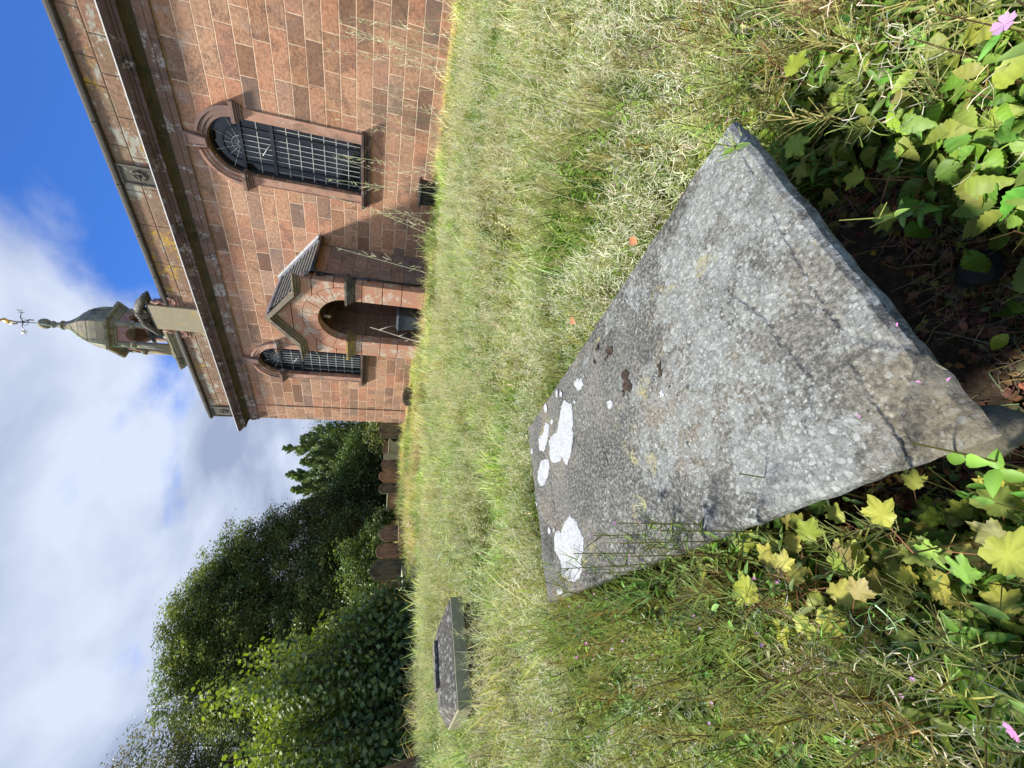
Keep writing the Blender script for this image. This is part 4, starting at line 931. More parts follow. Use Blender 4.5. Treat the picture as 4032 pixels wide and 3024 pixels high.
class FM:                                               # collects triangles with colours
    def __init__(s): s.V = []; s.T = []; s.C = []; s.n = 0
    def put(s, V, T, C):
        s.V.append(V); s.T.append(T+s.n); s.C.append(C); s.n += len(V)
    def scatter(s, P, T, C, pos, Rm, sc, tint):
        m_, n_ = len(pos), len(P)
        V = np.einsum('mij,nj->mni', Rm, P)*np.asarray(sc).reshape(-1, 1, 1)+pos[:, None, :]
        Cc = np.clip(C[None]*tint[:, None, :], 0, 1)
        s.put(V.reshape(-1, 3), (T[None]+(np.arange(m_)*n_)[:, None, None]).reshape(-1, 3), Cc.reshape(-1, 3))
    def build(s, name, mt, parent=None, smooth=False):
        V = np.concatenate(s.V).astype(np.float32); T = np.concatenate(s.T).astype(np.int32); C = np.concatenate(s.C).astype(np.float32)
        me = bpy.data.meshes.new(name); me.vertices.add(len(V)); me.vertices.foreach_set('co', V.ravel())
        me.loops.add(len(T)*3); me.loops.foreach_set('vertex_index', T.ravel())
        me.polygons.add(len(T)); me.polygons.foreach_set('loop_start', np.arange(len(T), dtype=np.int32)*3)
        if smooth: me.polygons.foreach_set('use_smooth', np.ones(len(T), dtype=bool))
        me.update(calc_edges=True)
        at_ = me.attributes.new('Col', 'FLOAT_COLOR', 'POINT'); at_.data.foreach_set('color', np.concatenate([C, np.ones((len(C), 1), np.float32)], 1).ravel())
        me.materials.append(mt); o = bpy.data.objects.new(name, me); col.objects.link(o)
        if parent: o.parent = parent
        return o
def rotz(a):
    c, s = np.cos(a), np.sin(a); z = np.zeros_like(a); o = np.ones_like(a)
    return np.stack([np.stack([c, -s, z], -1), np.stack([s, c, z], -1), np.stack([z, z, o], -1)], -2)
def rotx(a):
    c, s = np.cos(a), np.sin(a); z = np.zeros_like(a); o = np.ones_like(a)
    return np.stack([np.stack([o, z, z], -1), np.stack([z, c, -s], -1), np.stack([z, s, c], -1)], -2)
def randrot(n, tilt=.3): return rotz(rng.uniform(0, 2*np.pi, n)) @ rotx(rng.normal(0, tilt, n)) @ rotz(rng.uniform(0, 2*np.pi, n))
def ribbon(pts, w, side=None):
    pts = np.array(pts, float); k = len(pts); w = np.broadcast_to(w, (k,))
    tg = np.gradient(pts, axis=0)
    if side is None: side = np.array([0, 1., 0])
    sd_ = np.cross(tg, np.cross(side, tg)); sd_ /= np.linalg.norm(sd_, axis=1, keepdims=True)+1e-9
    V = np.empty((2*k, 3)); V[0::2] = pts-sd_*w[:, None]/2; V[1::2] = pts+sd_*w[:, None]/2
    T = []
    for i in range(k-1): T += [(2*i, 2*i+1, 2*i+3), (2*i, 2*i+3, 2*i+2)]
    return V, np.array(T)
def blade(h, w, bend, segs=3, droop=0):
    t = np.linspace(0, 1, segs+1); x = bend*h*t**1.8; z = h*(t-.25*abs(bend)*t**2-droop*t**3)
    return ribbon(np.stack([x, 0*t, z], 1), w*(1-t**2.2*.95))
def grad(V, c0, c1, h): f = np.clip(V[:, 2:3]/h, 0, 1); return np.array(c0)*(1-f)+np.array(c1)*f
class Proto:
    def __init__(s): s.V = []; s.T = []; s.C = []; s.n = 0
    def add(s, V, T, C, Rm=None, off=None):
        V = np.array(V, float)
        if Rm is not None: V = V @ np.array(Rm).T
        if off is not None: V = V+np.array(off)
        C = np.broadcast_to(np.array(C, float), (len(V), 3)); s.V.append(V); s.T.append(np.array(T)+s.n); s.C.append(C); s.n += len(V); return s
    def out(s): return np.concatenate(s.V), np.concatenate(s.T), np.concatenate(s.C)
def rz1(a): return rotz(np.array([a]))[0]
def rx1(a): return rotx(np.array([a]))[0]
GREEN, LGREEN, DGREEN = (.105, .185, .03), (.20, .29, .055), (.045, .095, .018)
STRAW, PALE, OLIVE, RUST = (.42, .35, .17), (.56, .51, .36), (.17, .19, .055), (.26, .13, .065)
def pick(*cs): return cs[rng.integers(len(cs))]
def tuft(nb, h, spread, cols, w=.0035, segs=3):
    p = Proto()
    for i in range(nb):
        hh = h*rng.uniform(.45, 1.1); V, T = blade(hh, w*rng.uniform(.7, 1.5), rng.uniform(.1, .9), segs, rng.uniform(0, .3))
        c = np.array(pick(*cols))*rng.uniform(.75, 1.2); a = rng.uniform(0, 6.283); r = spread*math.sqrt(rng.random())
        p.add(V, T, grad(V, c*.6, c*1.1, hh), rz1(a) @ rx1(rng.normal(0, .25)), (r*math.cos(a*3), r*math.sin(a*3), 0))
    return p.out()
def curls(nb, h, spread, cols):
    p = Proto()                                         # split, curling seed pods on thin stems
    for i in range(nb):
        L = rng.uniform(.05, .10); t = np.linspace(0, 1, 6); k = rng.uniform(1.5, 4.2); th = t*k
        r_ = L/k; pts = np.stack([r_*np.sin(th), 0*t, r_*(1-np.cos(th))], 1)
        V, T = ribbon(pts, .0022*(1.2-t*.6), side=np.array([0, 1., 0])); V2, _ = ribbon(pts, .0022, side=np.array([0, .2, 1.]))
        Rm = rz1(rng.uniform(0, 6.28)) @ rx1(rng.uniform(-1.6, .4)) @ rz1(rng.uniform(0, 6.28))
        a = rng.uniform(0, 6.28); r = spread*math.sqrt(rng.random())
        p.add(V, T, np.array(pick(*cols))*rng.uniform(.8, 1.15), Rm, (r*math.cos(a), r*math.sin(a), h*rng.uniform(.55, 1.05)))
    for i in range(max(3, nb//6)):
        V, T = blade(h*rng.uniform(.7, 1), .0022, rng.uniform(0, .3), 3); a = rng.uniform(0, 6.28); r = spread*.6*rng.random()
        p.add(V, T, np.array(pick(OLIVE, RUST, STRAW))*.9, rz1(a), (r*math.cos(a), r*math.sin(a), 0))
    return p.out()
def lance(L, w):                                        # folded lanceolate leaf along +x
    t = np.array([0, .12, .35, .6, .82, 1.]); hw = w/2*np.array([.15, .7, 1, .82, .45, 0]); z = -.18*L*t**2+.04*L*np.sin(t*3)
    mid = np.stack([L*t, 0*t, z], 1); Lf = np.stack([L*t, hw, z+hw*.45], 1); Rt = np.stack([L*t, -hw, z+hw*.45], 1)
    V = np.concatenate([mid, Lf, Rt]); T = []; n = 6
    for i in range(n-1):
        T += [(i, i+1, n+i+1), (i, n+i+1, n+i), (i, 2*n+i, 2*n+i+1), (i, 2*n+i+1, i+1)]
    return V, np.array(T)
def broad(L, w, serr=.10, n=16):                        # serrate ovate leaf along +x
    t = np.linspace(0, 1, n); hw = w/2*np.sin(np.pi*np.clip(t, 0, 1)**.72)**.9*(1+serr*((np.arange(n) % 2)*2-1)); hw[0] = hw[-1] = 0
    z = -.25*L*t**2+.06*L*np.sin(t*5)
    mid = np.stack([L*t, 0*t, z], 1); Lf = np.stack([L*t+.02*L*(np.arange(n) % 2), hw, z+hw*.30], 1); Rt = Lf*[1, -1, 1]
    V = np.concatenate([mid, Lf, Rt]); T = []
    for i in range(n-1):
        T += [(i, i+1, n+i+1), (i, n+i+1, n+i), (i, 2*n+i, 2*n+i+1), (i, 2*n+i+1, i+1)]
    return V, np.array(T)
def mapleleaf(L, teeth=True, cup=.12, fine=True):       # five-lobed toothed leaf, base at the origin, tip along +x
    lob = [(0, 1.0), (.95, .88), (-.95, .88), (1.95, .58), (-1.95, .58)]
    n = 46 if fine else 16; A_ = np.linspace(-2.75, 2.75, n); rr = np.zeros(n)
    for c, l in lob: rr = np.maximum(rr, l*np.clip(1-np.abs(A_-c)/.64, 0, 1)**.42)
    rr = np.maximum(rr, .47); rr *= 1+((.055*((np.arange(n) % 2)*2-1)+.05*rng.normal(0, 1, n).clip(-1.2, 1.2)) if teeth else 0)
    c0 = np.array([.36*L, 0, 0]); X = c0[0]+rr*L*.64*np.cos(A_); Y = rr*L*.64*np.sin(A_)
    Z = cup*np.abs(Y)-.22*(X-c0[0])**2/L*1.2+.06*L*np.sin(A_*3.1+1)*rr
    V = np.concatenate([[c0], np.stack([X, Y, Z], 1), [[0, 0, 0]]]); T = [(0, i, i+1) for i in range(1, n)]+[(0, n, n+1), (0, n+1, 1)]
    return V, np.array(T)
_A = np.linspace(-2.75, 2.75, 46); VEIN = np.concatenate([[.25], .90+.32*np.exp(-np.min([((_A-c)/.07)**2 for c in (0, .95, -.95, 1.95, -1.95)], axis=0))-.25*(np.abs(np.sin(_A*7)) > .9), [1.1]]); VEIN[0] = 1.08
def stemv(p0, p1, w, bow=.0, segs=4):
    p0, p1 = np.array(p0, float), np.array(p1, float); t = np.linspace(0, 1, segs+1)[:, None]; pts = p0*(1-t)+p1*t; pts[:, 0] += bow*np.sin(np.pi*t[:, 0])
    V, T = ribbon(pts, w*(1.1-.5*t[:, 0]), np.array([0, 1., 0])); V2, T2 = ribbon(pts, w*(1.1-.5*t[:, 0]), np.array([1., 0, 0])); return np.concatenate([V, V2]), np.concatenate([T, T2+len(V)])
def weed(h, flower=False, cols=None, leafL=.055, lw=.28, podc=(.28, .27, .09), npod=12, nodes=9):
    """willowherb: opposite lance leaves below, long slim pods above"""
    p = Proto(); bow = rng.uniform(-.06, .06); lean = rng.normal(0, .10, 2)
    V, T = stemv((0, 0, 0), (lean[0]*h, lean[1]*h, h), .0045, bow, 6); p.add(V, T, grad(V, (.10, .10, .03), (.22, .15, .08), h))
    c = np.array(pick(*(cols or (GREEN, GREEN, LGREEN))))
    for i in range(nodes):
        f = .12+.62*i/nodes; o_ = np.array([lean[0]*h*f+bow*math.sin(math.pi*f), lean[1]*h*f, h*f]); a0 = i*1.57+rng.uniform(-.3, .3)
        for s_ in (0, math.pi):
            V, T = lance(leafL*rng.uniform(.7, 1.25)*(1-.35*f), leafL*lw*rng.uniform(.8, 1.3)); p.add(V, T, c*rng.uniform(.75, 1.3), rz1(a0+s_) @ np.array(Matrix.Rotation(rng.uniform(-.7, .1), 3, 'Y')), o_)
    for i in range(npod):
        f = .70+.30*rng.random(); o_ = np.array([lean[0]*h*f, lean[1]*h*f, h*f]); L = rng.uniform(.045, .075); a = rng.uniform(0, 6.28); el = rng.uniform(.6, 1.2)
        d_ = np.array([math.cos(a)*math.cos(el), math.sin(a)*math.cos(el), math.sin(el)]); V, T = stemv((0, 0, 0), d_*L, .0022, .0, 2); p.add(V, T, np.array(podc)*rng.uniform(.8, 1.3), None, o_)
    if flower:
        for i in range(2):
            o_ = np.array([lean[0]*h, lean[1]*h, h*(1+.02*i)]); add_flower(p, o_+rng.normal(0, .012, 3), .0045)
    return p.out()
def add_flower(p, c, r, colr=(.66, .36, .62), nrm=None):
    Rm = np.eye(3) if r > .0135 else np.array(Matrix.Rotation(rng.uniform(-.8, .8), 3, 'X') @ Matrix.Rotation(rng.uniform(-.8, .8), 3, 'Y'))
    for k in range(5):
        a = 2*math.pi*k/5; s_ = .42
        V = np.array([[0, 0, 0], [r*.7*math.cos(a-.58), r*.7*math.sin(a-.58), .15*r], [r*math.cos(a-.34), r*math.sin(a-.34), .25*r], [r*.86*math.cos(a), r*.86*math.sin(a), .22*r], [r*math.cos(a+.34), r*math.sin(a+.34), .25*r], [r*.7*math.cos(a+.58), r*.7*math.sin(a+.58), .15*r]])
        p.add(V, [(0, 1, 2), (0, 2, 3), (0, 3, 4), (0, 4, 5)], np.array(colr)*rng.uniform(.85, 1.1), Rm, c)

# where things may grow
WEDGE = R(52)
def sample(n, r0, r1, azlim=(-54, 54)):
    a = np.radians(rng.uniform(azlim[0], azlim[1], n)); r = np.sqrt(rng.uniform(r0*r0, r1*r1, n)); return np.stack([r*np.sin(a), r*np.cos(a)], 1)
U_, V_ = np.array(u_), np.array(v_); SC_ = np.array(s_c)
def slabd(P):
    q = P-SC_; a = q @ U_; b_ = q @ V_; da = np.abs(a)-SLEN/2; db = np.abs(b_)-SWID/2
    return np.maximum(da, db), a, b_
def keep(P, near_gap=.0, pad=.02):
    d, a, b_ = slabd(P); ok = d > pad
    endgap = (a < -SLEN/2) & (a > -SLEN/2-.15-near_gap) & (b_ < SWID/2+.0) & (b_ > -SWID/2-.05)      # bare hollow by the near end
    sidegap = (b_ < -SWID/2) & (b_ > -SWID/2-.13-near_gap) & (a < -.32)
    ok &= ~endgap & ~sidegap
    ca_, sa_ = math.cos(-YAW), math.sin(-YAW); ox, oy = D*math.sin(YAW), D*math.cos(YAW)             # inside the church?
    lx = (P[:, 0]-ox)*ca_+(P[:, 1]-oy)*sa_; ly = -(P[:, 0]-ox)*sa_+(P[:, 1]-oy)*ca_
    ok &= ~((ly > -.14) & (lx > XL-.1)); ok &= ~((ly > PY-.12) & (np.abs(lx-PC) < PW+.1))
    t = (P-np.array([tomb.location.x, tomb.location.y])) ; ta = tomb.rotation_euler.z; tx = t[:, 0]*math.cos(ta)+t[:, 1]*math.sin(ta); ty = -t[:, 0]*math.sin(ta)+t[:, 1]*math.cos(ta)
    ok &= ~((tx > -.05) & (tx < tw+.05) & (ty > -.22) & (ty < .75)); return ok
def groundz(P): return np.array([gzz(x, y) for x, y in P])
def pnoise(P, s, o=0): return np.array([noise.noise(Vector((x*s+o, y*s-o, o))) for x, y in P])
def meadow(name, protos, n, r0, r1, sc=(.8, 1.2), tilt=.15, tintvar=.2, azlim=(-54, 54), patchy=None, gap=.0, hscale=None, pad=.02, tintf=None, kindmat='grass', sink=.0):
    P = sample(n, r0, r1, azlim); P = P[keep(P, gap, pad)]
    if patchy: P = P[pnoise(P, patchy[0], patchy[2]) > patchy[1]]
    z = groundz(P)-sink; f = FM(); ids = rng.integers(0, len(protos), len(P))
    for k, (V, T, C) in enumerate(protos):
        s = ids == k; m_ = int(s.sum())
        if not m_: continue
        pos = np.concatenate([P[s], z[s, None]], 1); scs = rng.uniform(sc[0], sc[1], m_)
        if hscale is not None: scs = scs*hscale(P[s])
        tint = 1+rng.normal(0, tintvar*.5, (m_, 1))+rng.normal(0, tintvar*.25, (m_, 3))
        if tintf is not None: tint = tint*tintf(P[s])
        f.scatter(V, T, C, pos, rotz(rng.uniform(0, 6.28, m_)) @ rotx(rng.normal(0, tilt, m_)), scs, np.clip(tint, .4, 1.8))
    o = f.build(name, M[kindmat]); tag(o, kind='stuff'); return o
def tint_patch(P):
    a = pnoise(P, .55, 3.1)[:, None]; b_ = pnoise(P, 1.9, 9.7)[:, None]; c_ = pnoise(P, 1.1, 21.3)[:, None]; d_ = pnoise(P, 4.5, 5.5)[:, None]
    g_ = np.clip(.5+1.6*a+1.2*b_, 0, 1); t_ = (1-g_)*np.array([[1.24, 1.22, 1.12]])+g_*np.array([[.80, 1.14, .66]])
    br = np.clip((c_-.12)*3, 0, 1); t_ = t_*(1-br)+br*t_*np.array([[1.0, .90, .84]]); f_ = np.clip((np.hypot(P[:, 0], P[:, 1])[:, None]-6)/8, 0, 1); e_ = pnoise(P, .9, 31.7)[:, None]; return t_*.88*(1+.6*d_)*(1+.55*e_)*(1+f_*np.array([[.16, -.02, -.14]]))
def clump(P): return np.clip(.80+.9*pnoise(P, 1.7, 12.5)+.5*pnoise(P, 5, 2.5), .35, 1.5)
# ------------------------------------------------------------------ meadow
GREEN, LGREEN, DGREEN = (.150, .265, .035), (.27, .39, .070), (.07, .13, .022)
STRAW, PALE, OLIVE, RUST = (.60, .56, .29), (.80, .77, .58), (.26, .32, .085), (.32, .16, .08)
YGREEN = (.36, .46, .08)
cols_mix = (GREEN, LGREEN, OLIVE, STRAW, YGREEN, PALE, STRAW)
cols_far = (LGREEN, STRAW, YGREEN, PALE, PALE, STRAW, LGREEN)
near_h = lambda P: np.clip(.80+.55*pnoise(P, 1.1, 5.5)+.5*pnoise(P, 4, 7.5), .45, 1.3)
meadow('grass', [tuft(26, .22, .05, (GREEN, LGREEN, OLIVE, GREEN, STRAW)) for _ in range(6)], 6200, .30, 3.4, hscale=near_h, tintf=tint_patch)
meadow('grass', [curls(26, .30, .08, (PALE, PALE, LGREEN, PALE)) for _ in range(5)], 2800, .65, 3.4, patchy=(1.3, -.10, 2.0), gap=.1, pad=.07)
meadow('weeds', [weed(.40, flower=i_ == 0, cols=(GREEN, LGREEN, LGREEN), podc=(.50, .50, .22), npod=20) for i_ in range(7)], 1700, .35, 3.6, hscale=near_h, kindmat='leaf', tilt=.2, pad=.05)
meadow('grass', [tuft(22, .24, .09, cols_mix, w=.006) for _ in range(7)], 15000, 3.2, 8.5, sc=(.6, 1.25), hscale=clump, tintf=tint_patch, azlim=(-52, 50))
meadow('grass', [tuft(10, .42, .10, (PALE, STRAW, PALE, YGREEN), w=.006, segs=4) for _ in range(5)], 4200, 3.0, 9.0, hscale=clump, tintf=tint_patch, azlim=(-52, 50), tilt=.35, patchy=(.7, -.15, 8.0))
meadow('grass', [curls(18, .28, .10, (PALE, STRAW, PALE, LGREEN)) for _ in range(4)], 6400, 3.2, 9.5, patchy=(.9, -.20, 4.0), azlim=(-52, 50))
meadow('weeds', [weed(.38, podc=PALE, cols=(OLIVE, LGREEN, STRAW), nodes=6, npod=16) for _ in range(5)], 2400, 3.2, 8.5, azlim=(-52, 50), kindmat='leaf', tilt=.3)
meadow('grass', [tuft(22, .24, .16, cols_far, w=.011, segs=2) for _ in range(7)], 24000, 8.2, 26, tintf=tint_patch, azlim=(-50, 48), tilt=.25, sc=(.6, 1.25), hscale=clump)
meadow('grass', [tuft(12, .46, .14, (PALE, STRAW, PALE, PALE), w=.010, segs=3) for _ in range(4)], 6500, 8.0, 22, hscale=clump, tintf=tint_patch, azlim=(-50, 48), tilt=.35, patchy=(.35, -.12, 6.0))
meadow('grass', [tuft(16, .34, .4, cols_far, w=.03, segs=2) for _ in range(5)], 7000, 25, 60, azlim=(-50, 20), tilt=.25)

M['litter'] = leafmat('brown_leaf_litter', .05, .8, .6)
def litter(n):
    p = Proto()
    for i in range(n):
        if i % 3: V, T = broad(rng.uniform(.012, .035), rng.uniform(.008, .02), .08, 6); c = pick((.20, .11, .05), (.12, .07, .035), (.30, .20, .09), (.16, .14, .05))
        else: V, T = stemv((0, 0, 0), (rng.uniform(.03, .09), rng.normal(0, .02), rng.uniform(0, .02)), .002, .01, 3); c = pick((.35, .28, .16), (.22, .16, .09))
        p.add(V, T, c, rz1(rng.uniform(0, 6.28)) @ rx1(rng.normal(0, .5)), (rng.normal(0, .05), rng.normal(0, .05), .006+.012*rng.random()))
    return p.out()
pts = rng.uniform([-.45, .15], [1.0, 1.25], (1100, 2)); dS, aS, bS = slabd(pts); pts = pts[(dS > -.10)]; f = FM(); z_ = groundz(pts)
for k in range(4):
    sel = np.arange(len(pts)) % 4 == k; V, T, C = litter(14); m_ = int(sel.sum()); f.scatter(V, T, C, np.concatenate([pts[sel], z_[sel, None]], 1), rotz(rng.uniform(0, 6.28, m_)), rng.uniform(.7, 1.2, m_), np.clip(1+rng.normal(0, .25, (m_, 3)), .4, 1.6))
tag(f.build('leaf_litter', M['litter']), kind='stuff')
# leafy undergrowth round the slab
def leafcluster(kind, n, h, L, cols, spread=.05):
    p = Proto()
    for i in range(n):
        a = rng.uniform(0, 6.28); hh = h*rng.uniform(.45, 1.05); r = spread*rng.uniform(.5, 2.0); c = np.array(pick(*cols))*rng.uniform(.75, 1.25)
        tip = np.array([r*math.cos(a), r*math.sin(a), hh]); V, T = stemv((0, 0, 0), tip, .0026, .01, 3); p.add(V, T, (.20, .14, .06))
        l = L*rng.uniform(.6, 1.25)
        V, T = mapleleaf(l, cup=rng.uniform(-.05, .25)) if kind == 'maple' else (broad(l, l*.52) if kind == 'broad' else lance(l, l*.3))
        Rm = rz1(a+rng.normal(0, .5)) @ np.array(Matrix.Rotation(rng.uniform(-.35, .75), 3, 'Y')) @ rx1(rng.normal(0, .4))
        C = c*(VEIN if kind == 'maple' else 1+.12*np.sin(np.arange(len(V))*2.1))[:, None]; p.add(V, T, C, Rm, tip)
    return p.out()
MAP = ((.30, .37, .06), (.38, .42, .08), (.20, .28, .05), (.16, .24, .045), (.36, .32, .10), (.24, .31, .06))
BRD = ((.13, .24, .035), (.18, .30, .045), (.10, .19, .03), (.24, .33, .06))
LAN = ((.12, .24, .05), (.17, .31, .06), (.22, .34, .09))
def patchstuff(name, protos, pts_r, n, sc=(.8, 1.2), tilt=.25, hs=None, pad=.03, gap=0.0):
    P = []
    for (x, y, r, w) in pts_r:
        k = int(n*w); a = rng.uniform(0, 6.28, k); q = r*np.sqrt(rng.random(k)); P.append(np.stack([x+q*np.cos(a), y+q*np.sin(a)], 1))
    P = np.concatenate(P); P = P[keep(P, gap, pad)]; z = groundz(P); f = FM(); ids = rng.integers(0, len(protos), len(P))
    for k, (V, T, C) in enumerate(protos):
        s = ids == k; m_ = int(s.sum())
        if m_: f.scatter(V, T, C, np.concatenate([P[s], z[s, None]], 1), rotz(rng.uniform(0, 6.28, m_)) @ rotx(rng.normal(0, tilt, m_)), rng.uniform(sc[0], sc[1], m_), np.clip(1+rng.normal(0, .14, (m_, 3)), .5, 1.5))
    return tag(f.build(name, M['leaf']), kind='stuff')
patchstuff('leafy_undergrowth', [leafcluster('maple', 8, .24, .055, MAP) for _ in range(6)], [(-.42, .80, .26, .34), (-.62, 1.15, .25, .30), (-.25, .55, .18, .16), (-.72, 1.45, .2, .10), (.95, 1.0, .25, .10), (-.12, .38, .14, .10)], 400)
patchstuff('leafy_undergrowth', [leafcluster('broad', 7, .24, .065, BRD) for _ in range(6)], [(.92, .80, .26, .36), (.75, .50, .24, .28), (.52, .34, .13, .10), (.66, .62, .12, .08), (.50, .40, .14, .08), (1.15, 1.15, .25, .20), (.30, .30, .14, .10), (.62, .42, .15, .12)], 380)
patchstuff('leafy_undergrowth', [leafcluster('lance', 12, .28, .05, LAN) for _ in range(5)]+[weed(.30, cols=LAN, leafL=.05, npod=3, nodes=8) for _ in range(4)],
    [(-.22, .42, .16, .16), (.30, .36, .16, .14), (.95, .70, .4, .26), (-.6, .95, .4, .24), (.02, .33, .1, .06), (-.85, 1.5, .35, .14), (.12, .28, .12, .10)], 520)
patchstuff('weeds', [weed(.42, cols=(GREEN, LGREEN, OLIVE), podc=(.42, .42, .16), npod=18) for _ in range(6)]+[curls(24, .34, .06, (PALE, LGREEN, PALE)) for _ in range(3)],
    [(-1.12, 1.55, .3, .26), (-1.2, 2.1, .35, .2), (-.75, .65, .3, .2), (1.25, .9, .35, .17), (1.35, 1.3, .4, .17), (-.7, .55, .25, .22), (-.9, 1.0, .3, .2), (.95, .55, .3, .14), (1.05, .95, .25, .1)], 420)

dS = None
P_ = np.concatenate([rng.uniform([.12, .20], [.85, .80], (70, 2)), [[.52, .60], [.46, .52], [.60, .66], [.34, .42], [.24, .36], [.68, .78], [.40, .40], [.55, .50], [.15, .30], [.62, .58]]]); q_, a_, b_ = slabd(P_); P_ = P_[(q_ > .09)]; f = FM()
for i in range(len(P_)):
    V, T, C = leafcluster(('lance', 'maple', 'broad')[i % 3], 6, .12, .035, ((.13, .22, .04), (.18, .26, .05)), .04); f.scatter(V, T, C, np.array([[P_[i][0], P_[i][1], gzz(*P_[i])]]), rotz(rng.uniform(0, 6, 1)), np.array([rng.uniform(.7, 1.6)]), rng.uniform(.75, 1.2, (1, 3)))
tag(f.build('weeds', M['leaf']), kind='stuff')
edge = [tuple(np.array(u0)*u_k+np.array(v0)*v_k)+(.13, .2) for u_k, v_k in ((.95, .13), (1.2, .12), (1.45, .13), (1.7, .12), (1.95, .12), (2.15, .12), (2.35, .15))]
patchstuff('weeds', [weed(.58, flower=i_ == 1, cols=(GREEN, LGREEN, LGREEN), podc=(.42, .46, .18), npod=22, leafL=.042, nodes=11) for i_ in range(5)]+[leafcluster('lance', 14, .42, .04, LAN, .07) for _ in range(3)]+[curls(16, .50, .07, (PALE, PALE, LGREEN))], edge, 190, tilt=.22)
# single plants one can point at
def plant(name, loc, label, cat='plant', group=None, rz=0.0): return empty(name, loc, rz, label, cat, group)
def protoobj(P, name, mt, parent):
    f = FM(); f.put(np.array(P[0]), np.array(P[1]), np.array(P[2])); return f.build(name, mt, parent)
def stemleaf(root, stems, leaves):
    protoobj(stems.out(), 'stem', M['leaf'], root); protoobj(leaves.out(), 'foliage', M['leaf'], root)
def seedling(X, Y, z, h, n, L, cols, label):
    t_ = at(X, Y, z); root = plant('sycamore_seedling', (t_.x, t_.y-.02, gzz(t_.x, t_.y)), label, 'seedling', 'sycamore seedlings beside the slab')
    zb = root.location.z; hh = z-zb; st, lf = Proto(), Proto(); V, T = stemv((0, 0, 0), (0, .02, hh*.95), .006, .02, 5); st.add(V, T, (.22, .15, .07))
    for i in range(n):
        f = .45+.55*(i/max(1, n-1)); a = i*2.4+rng.uniform(-.3, .3); o_ = np.array([0, .02*f, hh*f*.95]); r = .03+.06*(1-f)+.05*rng.random()
        tip = o_+np.array([r*math.cos(a), r*math.sin(a), .02]); V, T = stemv(o_, tip, .0025, 0, 2); st.add(V, T, (.35, .16, .08))
        l = L*rng.uniform(.75, 1.15); V, T = mapleleaf(l, cup=rng.uniform(0, .2)); c = np.array(pick(*cols))*rng.uniform(.85, 1.15)
        lf.add(V, T, c*VEIN[:, None]*(1+.10*np.sin(np.arange(len(V))*.9+i))[:, None], rz1(a) @ np.array(Matrix.Rotation(rng.uniform(-.2, .5), 3, 'Y')) @ rx1(rng.normal(0, .25)), tip)
    stemleaf(root, st, lf)
YL = ((.55, .56, .09), (.46, .50, .08), (.50, .47, .10)); YG = ((.36, .44, .06), (.30, .40, .06), (.42, .45, .09)); BRN = ((.32, .21, .08), (.36, .30, .09), (.28, .30, .08))
seedling(3060, 2330, .40, .35, 15, .072, YL, 'brightest yellow sycamore seedling left of the slab')
seedling(3560, 2180, .40, .35, 4, .088, YL, 'single large lemon-yellow sycamore leaf spray nearest the dark gap left of the slab')
seedling(3130, 2200, .34, .30, 6, .070, YG, 'yellow-green sycamore seedling close to the left edge of the slab')
seedling(2830, 2250, .32, .30, 7, .070, YG, 'green sycamore seedling at the far end of the yellow patch')
seedling(3090, 2440, .38, .35, 12, .070, YL, 'second bright yellow sycamore seedling, just outside the brightest one')
seedling(3330, 2420, .34, .33, 6, .060, BRN, 'brown-blotched sycamore seedling below the yellow ones')
seedling(3300, 2110, .34, .3, 5, .065, YG, 'small sycamore seedling with rusty leaves by the shaded slab edge')
seedling(2960, 420, .42, .35, 7, .07, YG, 'yellowish maple-leaved sprig overhanging the far right corner of the slab')
seedling(3480, 690, .26, .3, 5, .065, YG, 'pale lobed-leaved sprig at the right rim of the bare hollow')
def herb(name, X, Y, z, label, h=None, flowers=0, fr=.012, leafL=.06, cols=LAN, npod=6, podL=1, group=None, cat='plant', lean=(0, 0), podc=(.45, .48, .14), fc=(.70, .42, .68), nodes=8, w=.3):
    t_ = at(X, Y, z); bx_, by_ = t_.x-lean[0], t_.y-lean[1]; zb = gzz(bx_, by_); root = plant(name, (bx_, by_, zb), label, cat, group)
    hh = z-zb; st, lf, pod, fl_ = Proto(), Proto(), Proto(), Proto(); tip = np.array([lean[0], lean[1], hh])
    V, T = stemv((0, 0, 0), tip, .005, .015, 8); st.add(V, T, grad(V, (.20, .14, .06), (.28, .26, .08), hh))
    for i in range(nodes):
        f = .2+.72*i/nodes; o_ = tip*f; a0 = i*1.57
        for s_ in (0, math.pi):
            V, T = lance(leafL*rng.uniform(.8, 1.2)*(1-.3*f), leafL*w); lf.add(V, T, np.array(pick(*cols))*rng.uniform(.8, 1.2), rz1(a0+s_) @ np.array(Matrix.Rotation(rng.uniform(-.6, .2), 3, 'Y')), o_)
    for i in range(npod):
        f = .68+.3*rng.random(); a = rng.uniform(0, 6.28); el = rng.uniform(.5, 1.1); L = .06*podL*rng.uniform(.8, 1.2)
        V, T = stemv((0, 0, 0), np.array([math.cos(a)*math.cos(el), math.sin(a)*math.cos(el), math.sin(el)])*L, .0028, 0, 2); st.add(V, T, podc, None, tip*f)
    stemleaf(root, st, lf)
    for k in range(flowers):
        fl_ = Proto(); add_flower(fl_, tip+(rng.normal(0, fr*1.1, 3) if k else 0), fr, fc); protoobj(fl_.out(), 'flower', M['leaf'], root)
herb('willowherb', 3955, 95, .55, 'large single pale pink flower at the right edge, nearest the viewer', flowers=1, fr=.0145, leafL=.07, cat='flower', cols=LAN)
herb('willowherb', 3990, 2880, .50, 'small bright magenta bud on a thin stem at the lower left corner', flowers=1, fr=.012, cat='flower', fc=(.75, .30, .62))
herb('cuckoo_flower', 1610, 2060, .95, 'tall thin stem topped with a cluster of pink flowers in the middle of the meadow', flowers=7, fr=.022, cat='flower', npod=2, nodes=4, leafL=.05, cols=((.25, .2, .07),), lean=(.03, 0))
